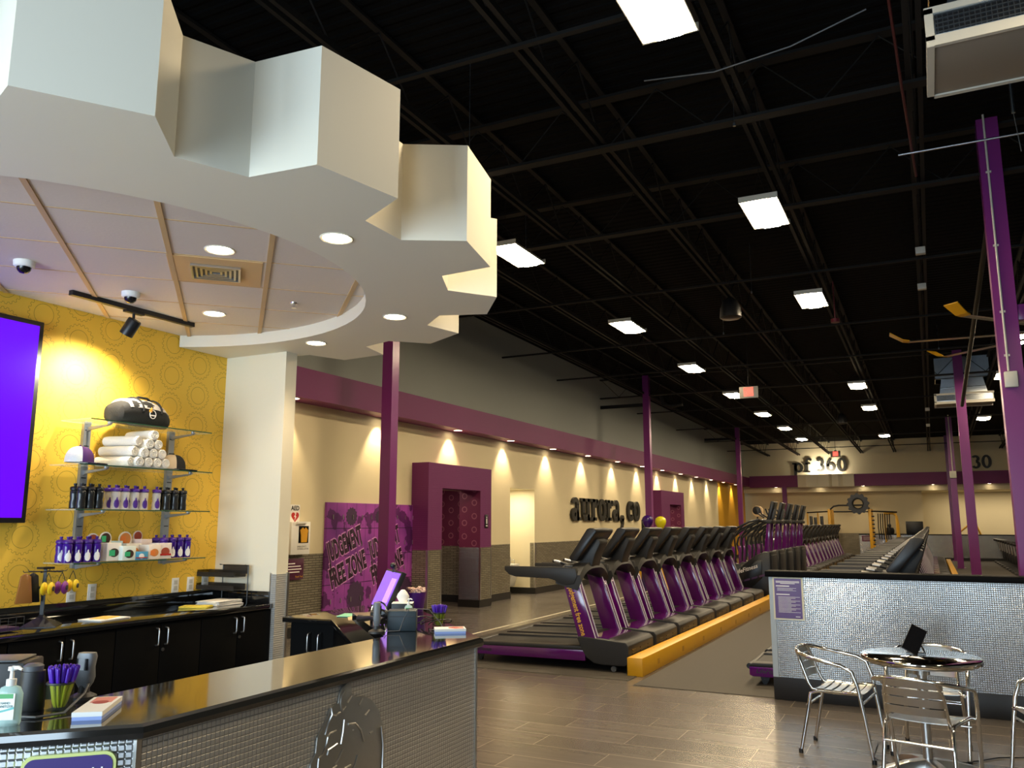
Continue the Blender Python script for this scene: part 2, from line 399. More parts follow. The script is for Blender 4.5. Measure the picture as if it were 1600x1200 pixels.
# front wall behind the photographer: storefront openings, sill and piers
for (a, b) in ((-9.6, -6.2), (-3.2, -3.0), (0.0, .2), (1.25, 1.8), (6.4, 8.9)):
    struct(MB().box(a, b, -3.1, -3.0, 0, 3.4).build('wall_front', M_grayw, smooth=0))
struct(MB().box(-9.6, 8.9, -3.1, -3.0, 3.4, 6.4).build('wall_front', M_grayw, smooth=0))
struct(MB().box(1.8, 6.4, -3.1, -3.0, 0, 3.4).build('wall_front', M_grayw, smooth=0))
for i, x in enumerate((-6.2, -3.0)):
    w = MB().box(x, x+3, -3.08, -3.02, 0, .12).box(x, x+3, -3.08, -3.02, 3.3, 3.4).box(x, x+.06, -3.08, -3.02, .12, 3.3).box(x+2.94, x+3, -3.08, -3.02, .12, 3.3).box(x+1.47, x+1.53, -3.08, -3.02, .12, 3.3).build('window_%d' % (i+1), M_dgrey, smooth=0)
    struct(w)
# high black ceiling, slightly pitched
cz = lambda y: 6.05 - .0145*y
c = MB(); c.loft([[(-9.6, y, cz(y)), (8.9, y, cz(y)), (8.9, y, cz(y)+.1), (-9.6, y, cz(y)+.1)] for y in (-3.2, 42.2)])
_nt = M_deckc.node_tree; _g = G(_nt); _p = _g.pos()
_g.bump(_g.m('MINIMUM', _g.m('MAXIMUM', _g.m('MULTIPLY', _g.m('SINE', _g.m('MULTIPLY', _p[1], 2*PI/.16)), 2.0), -1.0), 1.0), .9, .03)
struct(c.build('ceiling', M_deckc, smooth=0))
# reception box: gear wallpaper wall, wing wall, its own ceiling
struct(MB().box(-5.83, -5.71, -3.0, 5.52, 0, 3.22).build('wall_reception', M_gears, smooth=0))
struct(MB().box(-8.2, -5.0, 5.52, 5.66, 0, 3.12).build('wall_wing', M_white, smooth=0))
struct(MB().box(-8.32, -8.2, -3.0, 5.66, 0, 6.3).build('wall_left_office', M_grayw, smooth=0))
struct(MB().box(-8.2, -5.71, -3.0, 5.66, 3.22, 3.3).build('ceiling_office', M_white, smooth=0))
p = MB().box(-5.048, -4.992, 5.512, 5.52, 0, 1.17).box(-5.0, -4.992, 5.52, 5.645, 0, 1.17).build('trim_3', M_tilew, smooth=0); struct(p)
p = MB().box(-5.02, -4.985, 5.64, 5.668, 0, 1.18).build('trim_4', M_brushed, smooth=0); struct(p)
p = MB().box(-5.056, -5.046, 5.505, 5.52, 0, 1.18).build('trim_5', M_brushed, smooth=0); struct(p)
# portal 1
def portal(y0, y1, o0, o1, zt, zo, n):
    X = -7.85
    struct(MB().box(LX, X, y0, o0, 1.13, zt).box(LX, X, o1, y1, 1.13, zt).box(LX, X, o0, o1, zo, zt).build('trim_%d' % n, M_pbrick, smooth=0))
    struct(MB().box(LX, X, y0, o0, .14, 1.13).box(LX, X, o1, y1, .14, 1.13).build('trim_%d' % (n+1), M_wain, smooth=0))
    struct(MB().box(LX, X+.01, y0-.01, o0, 0, .14).box(LX, X+.01, o1, y1+.01, 0, .14).build('baseboard_portal', M_base, smooth=0))
    struct(MB().box(X-.03, X+.006, y0-.006, y0+.03, .14, 1.13).box(X-.03, X+.006, o0-.03, o0+.004, .14, 1.13).box(X-.03, X+.006, o1-.004, o1+.03, .14, 1.13).box(X-.02, X+.006, y1-.02, y1+.006, .14, 1.13).build('trim_%d' % (n+2), M_brushed, smooth=0))
    # passage beyond: back wall, side walls
    struct(MB().box(-10.1, -10, o0-1.2, o1+.9, 1.13, 2.6).build('wall_passage', M_prings, smooth=0))
    struct(MB().box(-10.1, -10, o0-1.2, o1+.9, .14, 1.13).build('wall_passage_wainscot', M_wain, smooth=0))
    struct(MB().box(LX-.12, X-.004, o1-.006, o1, 1.13, 2.22).build('wall_passage_side', M_prings, smooth=0))
    struct(MB().box(LX-.12, X-.03, o1-.006, o1, .14, 1.13).build('wall_passage_side_wainscot', M_tilex, smooth=0))
    struct(MB().box(-10, LX-.12, o1+.75, o1+.85, 1.13, 2.44).build('wall_passage_end', M_prings, smooth=0))
    struct(MB().box(-10, LX-.12, o1+.75, o1+.85, .14, 1.13).build('wall_passage_end_wainscot', M_wain, smooth=0))
    struct(MB().box(-10, LX-.12, o1+.73, o1+.85, 0, .14).build('baseboard_passage', M_base, smooth=0))
    struct(MB().box(-10, LX-.12, o0-.1, o0+.0, 0, 2.44).build('wall_passage_near', M_prings, smooth=0))
    struct(MB().box(LX-.12, X+.01, o1-.03, o1-.006, 0, .14).build('baseboard_passage', M_base, smooth=0))
    struct(MB().box(-10.1, LX-.12, o0-.2, o1+.9, 2.44, 2.5).build('ceiling_passage', M_purple, smooth=0))
portal(12.4, 14.75, 12.87, 14.3, 2.66, 2.22, 10)
portal(26.6, 29.4, 27.6, 29.0, 2.66, 2.22, 20)
# drinking fountain alcove
struct(MB().box(-9.1, -9.0, 16.1, 17.7, 0, 2.5).build('wall_alcove', M_mosaic, smooth=0))
struct(MB().box(-9.0, LX-.12, 17.54, 17.64, .14, 2.5).build('wall_alcove_side', M_cream, smooth=0))
struct(MB().box(-9.0, LX-.12, 16.18, 16.28, 0, 2.5).build('wall_alcove_near', M_cream, smooth=0))
struct(MB().box(-9.1, LX-.12, 16.2, 17.6, 2.362, 2.5).build('ceiling_alcove', M_cream, smooth=0))
struct(MB().box(-9.0, LX+.02, 17.52, 17.54, 0, .14).build('baseboard_alcove', M_base, smooth=0))
struct(MB().box(LX-.02, LX+.006, 17.53, 17.6, .14, 1.15).build('trim_30', M_brushed, smooth=0))
lamp('alcove_lamp', 'AREA', (-8.6, 16.9, 2.34), 16, (1, .9, .68), size=.3)
lamp('far_recess_fill', 'AREA', (3.0, 43.6, 3.0), 50, (1, .84, .6), shape='RECTANGLE', size=5, size_y=.5)  # added fill that brightens the far recess, no fixture belongs to it
for a in (13.5, 28.3): lamp('passage_lamp', 'AREA', (-8.9, a, 2.43), 7, (1, .8, .6), size=.3)

# ============================================================ GEAR BULKHEAD over the reception
GC = (-4.815, 3.355)
def gearpts():
    out, inn = [], []
    for k in range(15):
        c0 = math.radians(12.4 + 24*k)
        for a, r in ((-8.15, 2.385), (-5.0, 2.71), (5.0, 2.71), (8.15, 2.385)):
            t = c0 + math.radians(a); out.append((GC[0]+r*math.cos(t), GC[1]+r*math.sin(t)))
    return out
gp = gearpts(); NS = 120
gear = MB()
# bottom and top faces: ring between tooth outline and circle (subdivided outline so both have the same count)
fine = []
for i in range(len(gp)):
    a, b = Vector(gp[i]), Vector(gp[(i+1) % len(gp)])
    for s in (0, .5): fine.append(tuple(a.lerp(b, s)))
inn = []
for q in fine:
    t = math.atan2(q[1]-GC[1], q[0]-GC[0]); inn.append((GC[0]+1.832*math.cos(t), GC[1]+1.832*math.sin(t)))
gear.ringpoly(fine, inn, 3.1, 3.65)
bmesh.ops.remove_doubles(gear.bm, verts=gear.bm.verts, dist=1e-5)
bmesh.ops.bisect_plane(gear.bm, geom=gear.bm.verts[:]+gear.bm.edges[:]+gear.bm.faces[:], plane_co=(-5.70,0,0), plane_no=(1,0,0), clear_inner=True)
gear_o = gear.build('ceiling_gear_bulkhead', M_soffit, smooth=25)
tag(gear_o, 'big white gear shaped bulkhead hanging over the reception desk', 'ceiling feature')
del gear_o['category']; gear_o['kind'] = 'structure'
# lay-in ceiling inside the gear, its grid turned 45 degrees
def disc(r, z0, z1, xmin=-5.70, n=96):
    return [(max(GC[0]+r*math.cos(2*PI*k/n), xmin), GC[1]+r*math.sin(2*PI*k/n)) for k in range(n)]
struct(MB().prism(disc(1.9, 0, 0), 'z', 3.2, 3.26).build('ceiling_reception', M_tileceil, smooth=0))
struct(MB().prism([(q[0], q[1]) for q in disc(2.0,0,0)], 'z', 3.56, 3.6).build('ceiling_gear_top', M_deckc, smooth=0))
grid = MB()
def chord(nx, ny, d, w, z0=3.192, z1=3.2):
    # strip along the line nx*x+ny*y = d inside the circle r 1.86 and right of the wall
    cx, cy = GC; e = d - (nx*cx+ny*cy); r = 1.85
    if abs(e) >= r: return
    L = math.sqrt(r*r-e*e); t = Vector((-ny, nx)); base = Vector((cx+nx*e, cy+ny*e))
    s0, s1 = -L, L
    if abs(t.x) > 1e-6:
        sx = (-5.69-base.x)/t.x
        if t.x > 0: s0 = max(s0, sx)
        else: s1 = min(s1, sx)
    if s1 <= s0: return
    a, b = base+t*s0, base+t*s1; n = Vector((nx, ny))*w/2
    grid.prism([(a-n)[:], (b-n)[:], (b+n)[:], (a+n)[:]], 'z', z0, z1)
q = math.sqrt(.5)
for k in range(-6, 7): chord(q, q, -.45+.575*k, .03)
for k in range(-6, 8): chord(-q, q, 5.17+.6*k, .010, 3.197)
struct(grid.build('trim_6', M_tbar, smooth=0))

# ============================================================ CEILING STEEL
ng = 0
for k in range(-6, 5):
    x = .15 - 1.41*(-k) if k <= 0 else .15 + 1.41*k
    j = empty('roof_joist', (x, 0, 0), 0, None, None, 'open web joists running the length of the gym ceiling')
    pos = {0: 'in line with the near purple column on the right'}.get(k, None)
    j['label'] = 'black open web roof joist running front to back, %s from the left' % ['first','second','third','fourth','fifth','sixth','seventh','eighth','ninth','tenth','eleventh'][k+6]; j['category'] = 'joist'
    b = MB()
    zb = lambda y: cz(y)-.62; y0, y1 = (-2.9, 42.0) if x > -2 else (-2.9, 42.0)
    for dx in (-.045, .045):
        for (za, h) in ((0, .06),):
            b.loft([[(dx-.02, y, zb(y)), (dx+.02, y, zb(y)), (dx+.02, y, zb(y)+h), (dx-.02, y, zb(y)+h)] for y in (y0, y1)])
    b.build('bottom_chord', M_joist, j, smooth=0)
    b = MB().loft([[(-.03, y, cz(y)-.06), (.03, y, cz(y)-.06), (.03, y, cz(y)-.03), (-.03, y, cz(y)-.03)] for y in (y0, y1)]); b.build('top_chord', M_joist, j, smooth=0)
    w = MB(); y = y0; up = False
    while y < y1-.6:
        a = (0, y, zb(y)+.03) if up else (0, y, cz(y)-.06); y += .6; up = not up
        e = (0, y, zb(y)+.03) if up else (0, y, cz(y)-.06); w.tube([a, e], .009, 4)
    w.build('web', M_joist, j, smooth=0)
k = 0
for y in (3.3, 5.4, 7.35, 9.68, 12.4, 15.8, 18.8, 21.9, 25.2, 29.8, 34.1, 38.4):
    big = y in (9.68, 21.9, 34.1, 7.35)
    b = MB()
    z = cz(y)-.64
    if big:
        b.box(-8.15, 8.75, y-.06, y+.06, z-.03, z).box(-8.15, 8.75, y-.06, y+.06, z+.5, z+.53)
        xx = -8.1; upd = 0
        while xx < 8.6:
            b.tube([(xx, y, z if upd else z+.5), (xx+.5, y, z+.5 if upd else z)], .007, 4); xx += .5; upd = 1-upd
    else: b.box(-8.15, 8.75, y-.025, y+.025, z-.02, z+.01)
    k += 1
    tag(b.build('roof_girder' if big else 'bridging_bar', M_joist, smooth=0), 'black %s crossing the ceiling, %s cross member from the camera' % ('truss girder' if big else 'thin bridging bar', ['first','second','third','fourth','fifth','sixth','seventh','eighth','ninth','tenth','eleventh','twelfth'][k-1]), 'beam', 'cross beams under the black ceiling' if big else 'thin bridging bars under the black ceiling')

# ============================================================ HIGH BAY LIGHTS
hb = empty('high_bay_light', (0, 0, 0))
MB().prism([(-.26,.0), (-.2,.07), (.2,.07), (.26,.0), (.25,.0), (.19,.06), (-.19,.06), (-.25,.0)], 'y', -.62, .62).box(-.26,.26,-.63,-.61,0,.07).box(-.26,.26,.61,.63,0,.07).build('housing', M_steelw, hb, smooth=0)
MB().prism([(-.22,.03), (-.1,-.015), (.1,-.015), (.22,.03)], 'y', -.6, .6).build('diffuser', M_lamp, hb)
MB().tube([(-.1,-.45,.07),(0,-.45,.4)], .003, 4).tube([(.1,-.45,.07),(0,-.45,.4)], .003, 4).tube([(0,-.45,.4),(0,-.45,1.25)], .003, 4).tube([(-.1,.45,.07),(0,.45,.4)], .003, 4).tube([(.1,.45,.07),(0,.45,.4)], .003, 4).tube([(0,.45,.4),(0,.45,1.25)], .003, 4).build('hanger', M_joist, hb)
ords = ['first', 'second', 'third', 'fourth', 'fifth', 'sixth', 'seventh', 'eighth', 'ninth', 'tenth', 'eleventh', 'twelfth', 'thirteenth', 'fourteenth', 'fifteenth', 'sixteenth', 'seventeenth', 'eighteenth', 'nineteenth', 'twentieth']
spots = [(-4.4, 8.92 + 4.3*i, 'glowing high bay light in the left row, %s from the white gear' % ords[i]) for i in range(7)]
spots += [(-1.36, y, 'glowing high bay light in the middle row, %s from the top of the photo' % ords[i]) for i, y in enumerate((4.72, 8.84, 12.8, 21.6, 26.0, 34.7))]
spots += [(1.75, y, 'glowing high bay light in the right row behind the purple column, %s of the row' % ords[i]) for i, y in enumerate((4.7, 17.3, 21.6, 30.3))]
for i, (x, y, lab) in enumerate(spots):
    o = hb if i == 0 else tree(hb)
    o.location = (x, y, 4.9); o.scale = (.76, .70, .85); tag(o, lab, 'light', 'high bay lights hanging from the black ceiling')

# ============================================================ SOFFIT DOWNLIGHTS
dl = empty('downlight')
MB().lathe([(.075, .0), (.085, -.006), (.09, .0)], seg=24).build('trim_ring', M_white, dl)
MB().lathe([(.001, -.003), (.072, -.003), (.072, .0)], seg=24).build('lens', M_lampd, dl)
def downlight(x, y, z, label, group, spot=None, rx=0, first=[True]):
    o = dl if first[0] else tree(dl); first[0] = False
    o.location = (x, y, z); tag(o, label, 'downlight', group)
    if spot:
        l = lamp('downlight_beam', 'SPOT', (x, y, z-.02), spot, (1, .78, .5), (0, -rx, 0), spot_size=math.radians(78 if rx else 120), spot_blend=.6 if rx else .9, shadow_soft_size=.04)
    return o
wy = [6.8, 9.01, 11.32, 13.64, 15.9, 18.16, 20.44, 22.8, 25.1, 27.3, 29.6, 31.9, 34.3, 36.6, 39.1]
pl = ['hidden behind the white pillar edge', 'beside the white pillar', 'behind the nearest purple column', 'over the left part of the purple portal', 'over the fountain alcove']
for i, y in enumerate(wy):
    lab = 'small round downlight in the purple soffit, ' + (pl[i] if i < len(pl) else '%s along the wall past the fountain alcove' % ords[i-5])
    downlight(-7.99, y, 3.35, lab, 'downlights under the long purple soffit', 55, -.30)
for i, x in enumerate((-6.6, -4.6, -2.7, .2, 2.4, 4.6)):
    o = downlight(x, 42.05, 3.05 if False else 3.3, 'far downlight under the purple band below the wall numbers, %s from the left' % ords[i], 'downlights on the far wall')
    o.location = (x, 41.8, 3.3)
    lamp('downlight_beam', 'SPOT', (x, 41.8, 3.27), 60, (1, .78, .5), (-.25, 0, 0), spot_size=math.radians(120), spot_blend=.9, shadow_soft_size=.05)
for (x, y, z, lab) in ((-2.727, 3.353, 3.1, 'largest bright downlight in the white gear bulkhead, nearest the camera'),
                       (-3.427, 4.913, 3.1, 'downlight in the gear bulkhead above the purple column'),
                       (-4.539, 5.364, 3.1, 'downlight in the gear bulkhead above the white pillar'),
                       (-3.66, 3.43, 3.2, 'downlight in the tiled ceiling just in front of the square vent'),
                       (-4.85, 4.53, 3.2, 'downlight in the tiled ceiling behind the square vent'),
                       (-4.85, 2.25, 3.2, 'downlight in the tiled ceiling out of frame by the wall screen'),
                       (-4.3, 1.33, 3.1, 'downlight in the near left part of the gear bulkhead, out of frame')):
    downlight(x, y, z, lab, 'downlights over the reception desk', 30)

# ============================================================ COLUMNS
def column(x, y, label, w=.19, h=None, cond=False, kind=0):
    h = h or cz(y)-.1
    e = empty('steel_column', (x, y, 0), 0, label, 'column')
    m = M_col; b = MB()
    if kind:  # H section: two flanges and a web set back
        b.box(-w/2, w/2, -w/2, -w/2+.014, .02, h).box(-w/2, w/2, w/2-.014, w/2, .02, h).box(-.01, .01, -w/2+.014, w/2-.014, .02, h)
        b.box(-w/2+.0, -w/2+.012, -w/2, w/2, .02, h)
    else: b.box(-w/2, w/2, -w/2, w/2, .02, h)
    b.build('shaft', m, e, bevel=0 if kind else 0, smooth=0)
    MB().box(-w/2-.06, w/2+.06, -w/2-.06, w/2+.06, 0, .02).build('base_plate', m, e)
    return e
column(-6.8, 9.68, 'purple steel column standing in front of the purple locker mural', .17)
column(-6.8, 21.9, 'purple steel column beside the black aurora wall letters', .17)
column(-6.8, 34.1, 'purple steel column in front of the yellow end of the left wall', .17)
column(-6.17, 41.5, 'farthest purple column, short and thin left of the wall letters', .2, 3.3)
c1 = column(.835, 9.6, 'nearest purple steel column at right with white conduit and switch box', .2)
column(.835, 21.9, 'second purple column at right, behind the nearest column with conduit', .2)
column(.835, 34.1, 'third purple column at right, under the farther ceiling unit', .2)
column(.86, 40.6, 'fourth and farthest purple column on the right', .2)
b = MB().tube([(-.03,-.112,5.85),(-.03,-.112,3.1)], .011, 8); 
for z in (5.2, 4.4, 3.7, 3.25): b.box(-.055, -.005, -.118, -.1, z, z+.02)
b.build('conduit', M_steelw, c1)
MB().box(-.075, .04, -.155, -.1, 2.93, 3.09).build('switch_box', M_steelw, c1, bevel=.008)
MB().box(.1, .19, -.07, .05, 3.62, 3.78).build('junction_box', M_col, c1, bevel=.004)
c3 = [o for o in C.objects if o.name.startswith('steel_column') and abs(o.location.y-34.1) < .1 and o.location.x > 0][0]
MB().tube([(0,-.11,5.5),(0,-.11,3.45)], .02, 6).build('conduit', M_steelw, c3)
MB().box(-.11,.11,-.17,-.10,3.2,3.45).build('switch_box', M_steelw, c3, bevel=.02)
# banner arms, small sign box and poster on the second left column
b = MB().box(-1.35, -.12, -.03, .03, 0, .09).build('wall_bracket', M_joist, smooth=0, loc=(-6.8, 21.9, 4.78)); tag(b, 'dark horizontal duct stub crossing the upper wall beside second left column', 'duct')
b = MB().box(-1.35, -.12, -.03, .03, 0, .09).build('wall_bracket', M_joist, smooth=0, loc=(-6.8, 34.1, 4.95)); tag(b, 'dark horizontal duct stub crossing the upper wall beside third left column', 'duct')
b = MB().tube([(-6.5,22.3,5.1),(-6.45,22.3,4.85),(-6.2,22.3,4.8),(-5.9,22.3,4.83)], .05, 10).build('roof_drain_pipe', M_joist); tag(b, 'dark bent drain pipe beside the top of the second left column', 'pipe')
b = MB().box(-7.0, -6.89, 21.78, 21.86, 1.36, 1.68).build('notice_box', M_black, bevel=.004); tag(b, 'small black box fixed on the second left purple column', 'box')
b = MB().box(-6.86, -6.74, 21.785, 21.81, 1.3, 1.76).build('column_poster', mat('pink_poster', '#c07aa0', .3)); tag(b, 'pale pink poster on the second left purple column', 'poster')

# ============================================================ WALL LETTERS
def glyph_parts(ch):
    """slab serif glyph as (kind, data) in em units, x-height 1"""
    T = .27
    D = {
     'a': ([('bar', .47,.0,.71,.72), ('bar', .47,0,.90,.15), ('arc', .32,.27,.33,.29,T*.9,0,360), ('arc', .37,.70,.34,.32,T*.9,-5,165)], .95),
     'u': ([('bar', .10,.28,.34,1), ('bar', -.03,.85,.34,1), ('bar', .60,.0,.84,1), ('bar', .48,.85,.84,1), ('bar', .60,0,.98,.15), ('arc', .46,.32,.36,.34,T*.95,180,350)], 1.03),
     'r': ([('bar', .12,0,.37,1), ('bar', -.02,.85,.37,1), ('bar', -.02,0,.56,.15), ('arc', .60,.55,.30,.45,T*.9,70,170), ('dot', .66,.84,.14)], .80),
     'o': ([('arc', .42,.5,.43,.52,T,0,360)], .90),
     'c': ([('arc', .42,.5,.43,.52,T,38,325), ('bar', .64,.62,.80,1.0), ('dot', .66,.70,.13)], .85),
     ',': ([('dot', .2,.12,.17), ('poly', (.05,.1),(.37,.12),(.34,-.12),(.16,-.42),(.06,-.34),(.16,-.12))], .5),
     ' ': ([], .38),
     'p': ([('bar', .12,-.45,.38,1), ('bar', -.03,.85,.38,1), ('bar', -.03,-.45,.56,-.31), ('arc', .55,.5,.42,.52,T,0,360)], 1.05),
     'f': ([('bar', .12,0,.38,1.15), ('bar', -.02,0,.54,.15), ('bar', -.04,.82,.60,.97), ('arc', .48,1.12,.36,.34,T*.9,60,180), ('dot', .62,1.30,.13)], .70),
     '3': ([('arc', .40,1.02,.38,.36,T,-80,150), ('arc', .40,.40,.42,.42,T,-150,85)], .92),
     '6': ([('arc', .44,.44,.42,.46,T,0,360), ('arc', .60,.66,.58,.74,T,105,190)], .97),
     '0': ([('arc', .44,.69,.44,.71,T,0,360)], .98),
    }
    return D[ch]
def letters(name, s, h, m, loc, wall, label, cat, sx=1.0, depth=.06):
    root = empty(name, loc, 0, label, cat); u = 0
    for ch in s:
        parts, adv = glyph_parts(ch)
        if parts:
            b = MB(); ax = wall
            def P(a, w): return ((a*sx + u)*h, w*h)
            for pt in parts:
                if pt[0] == 'bar':
                    x0, y0, x1, y1 = pt[1:]; poly = [P(x0,y0), P(x1,y0), P(x1,y1), P(x0,y1)]
                elif pt[0] == 'poly': poly = [P(*q) for q in pt[1:]]
                elif pt[0] == 'dot': poly = [P(pt[1]+pt[3]*math.cos(t*PI/9), pt[2]+pt[3]*math.sin(t*PI/9)) for t in range(18)]
                if pt[0] == 'arc':
                    _, cx, cy, rx, ry, t, a0, a1 = pt; n = 24; full = a1-a0 >= 360
                    o = [P(cx+rx*math.cos(math.radians(a0+(a1-a0)*k/n)), cy+ry*math.sin(math.radians(a0+(a1-a0)*k/n))) for k in range(n+1)]
                    i = [P(cx+(rx-t)*math.cos(math.radians(a0+(a1-a0)*k/n)), cy+(ry-t*.8)*math.sin(math.radians(a0+(a1-a0)*k/n))) for k in range(n+1)]
                    if full:
                        M_ = (lambda a, w, t_: (t_, a, w)) if ax == 'x' else (lambda a, w, t_: (a, -t_, w))
                        b.ringpoly(o[:-1], i[:-1], 0.01, depth, M_)
                    else: 
                        for k in range(n):
                            pl_ = [o[k], o[k+1], i[k+1], i[k]]
                            b.prism(pl_, ax, .01 if ax == 'x' else -.01, depth if ax == 'x' else -depth)
                else: b.prism(poly, ax, .01 if ax == 'x' else -.01, depth if ax == 'x' else -depth)
            b.build('letter', m, root, smooth=0)
        u += adv*sx
    return root
letters('wall_lettering', 'aurora, co', .58, M_letter, (-8.2, 19.65, 1.66), 'x', 'large black letters reading aurora, co on the cream left wall', 'sign', 1.20, .07)
letters('wall_lettering', 'pf 360', .46, M_letter, (-5.8, 42.0, 4.0), 'y', 'black letters reading pf 360 on the far wall', 'sign', 1.08, .07)
letters('wall_lettering', '30', .42, M_letter, (1.78, 42.0, 3.98), 'y', 'black numerals 30 on the far wall at right', 'sign', 1.05, .07)

# ============================================================ LEFT WALL THINGS
mural = empty('locker_mural', (-8.197, 10.04, 0), 0, 'purple locker photo mural reading judgement free zone beside the column', 'mural')
MB().box(0, .03, 0, 2.46, .25, 1.91).build('panel', M_lock, mural, smooth=0)
M_lt = mat('dark_plum_lettering', '#2a0a26', .5); M_lo = mat('pink_letter_outline', '#e3a3dc', .5)
for yy in (0, 1.0):
    sc_ = 1.0
    for (t, z, y, s) in (('JUDGEMENT', 1.02, .11, .40), ('FREE ZONE', .62, .18, .40)):
        if yy == 1.0: y -= .1
        rot = (Matrix.Rotation(R90, 4, 'Z') @ Matrix.Rotation(R90, 4, 'X') @ Matrix.Rotation(.33, 4, 'Z')).to_euler()
        kw = dict(sx=.37 if t[0] == 'J' else .43, spacing=1.06)
        text('lettering', t, s, M_lo, mural, (.031, y+yy*1.15, z), rot, .001, offset=.034, **kw)
        text('lettering', t, s, M_lt, mural, (.034, y+yy*1.15, z), rot, .001, offset=.017, **kw)
_h = MB().obox((0, 0, 0), .012, .018, .07).build('locker_handle', M_brushed, mural)
for j in range(10):
    for k in range(4):
        h_ = _h if (j, k) == (0, 0) else _h.copy()
        if h_ is not _h: C.objects.link(h_)
        h_.location = (.036, .16+.245*j, .43+.42*k)
# dark gear blotches in the artwork
def gearpoly(cy, cz_, r, n=14, tooth=.12, sx=1):
    pts = []
    for k in range(n*4):
        t = 2*PI*k/(n*4); rr = r*(1+tooth) if (k % 4) in (0, 1) else r; pts.append((cy+rr*math.cos(t)*sx, cz_+rr*math.sin(t)))
    return pts
_gm = mat('dark_mural_print', '#43284a', .6)
for (y, z, r) in ((.78, .48, .20), (.62, 1.70, .13), (2.2, .5, .15), (1.35, 1.70, .09)):
    MB().prism(gearpoly(y, z, r), 'x', .0305, .0315).build('gear_print', _gm, mural, smooth=0)
# AED sign, cabinet with yellow jacket and notice
s = empty('aed_sign', (-8.2, 9.27, 1.52), 0, 'white AED sign with red heart on the cream wall above the cabinet', 'sign')
MB().prism([(0,.0),(.15,.07),(.15,.10),(.0,.03)], 'y', 0, .2).box(0,.012,.0,.2,.05,.34).build('plate', M_paper, s, smooth=0)
text('lettering', 'AED', .09, M_letter, s, (.014, .012, .26), FX, .001, offset=.002)
h = MB(); hp = []
for k in range(24):
    t = 2*PI*k/24; hp.append((.1+.005*16*math.sin(t)**3, .17+.005*(13*math.cos(t)-5*math.cos(2*t)-2*math.cos(3*t)-math.cos(4*t))))
h.prism(hp, 'x', .012, .016).build('heart', M_red, s, smooth=0)
MB().prism([(.11,.22),(.075,.165),(.1,.165),(.085,.11),(.125,.175),(.1,.175),(.12,.22)], 'x', .016, .018).build('flash', M_wtext, s, smooth=0)
s = empty('wall_cabinet', (-8.2, 9.2, 1.155), 0, 'white wall cabinet with a yellow vest behind glass', 'cabinet')
MB().box(0,.11,0,.40,0,.46).build('body', M_paper, s, bevel=.004)
MB().box(.11,.113,.15,.36,.16,.40).build('window', M_screenb, s)
MB().prism([(.20,.17),(.32,.17),(.33,.28),(.34,.34),(.29,.38),(.26,.35),(.23,.38),(.17,.34),(.19,.28)], 'x', .113, .122).build('vest', mat('yellow_vest', '#e0a21e', .7), s)
text('lettering', 'EMERGENCY\nDEFIBRILLATOR', .034, M_gtext, s, (.1115, .13, .10), FX, .0006)
s = empty('wall_notice', (-8.18, 9.2, .8), 0, 'dark purple notice with rounded corners below the wall cabinet', 'notice')
MB().box(0,.012,0,.38,0,.30).build('plate', mat('dark_purple_plate', '#511a3a', .3), s, bevel=.004)
text('lettering', 'Thank You!', .035, M_ytext, s, (.0135, .20, .03), FX, .0006)
b = MB()
for k, (a, w) in enumerate(((.05,.14),(.05,.26),(.05,.28),(.05,.24))): b.box(.012,.0135,a,a+w,.22-.04*k,.235-.04*k)
b.build('text_lines', M_wtext, s)
s = empty('restroom_sign', (-7.845, 14.47, 1.5), 0, 'small black restroom sign on the purple portal', 'sign')
MB().box(0,.008,0,.13,0,.26).build('plate', M_black, s, bevel=.003)
MB().box(.008,.01,.045,.085,.08,.18).box(.008,.01,.05,.08,.19,.22).box(.008,.01,.03,.1,.035,.055).build('pictogram', M_wtext, s)
# drinking fountains
for (y, z, lab) in ((16.75, .85, 'upper white drinking fountain in the alcove'), (17.2, .68, 'lower white drinking fountain in the alcove')):
    f = empty('drinking_fountain', (-8.5, y, z), 0, lab, 'drinking fountain', 'pair of drinking fountains')
    MB().box(-.48,0,-.19,.19,-.16,0).build('basin', M_steelw, f, bevel=.02)
    MB().prism([(-.45,-.5),(-.12,-.5),(-.02,-.16),(-.45,-.16)], 'y', -.15, .15).build('apron', M_steelw, f, bevel=.01)
    MB().tube([(-.1,.1,0),(-.1,.1,.06),(-.13,.1,.09),(-.18,.1,.08)], .009, 8).build('spout', M_chrome, f)
b = MB().box(-8.99,-8.96,16.6,17.2,1.05,1.35).build('bottle_filler', M_brushed, bevel=.01); tag(b, 'grey bottle filler panel above the drinking fountains', 'bottle filler')
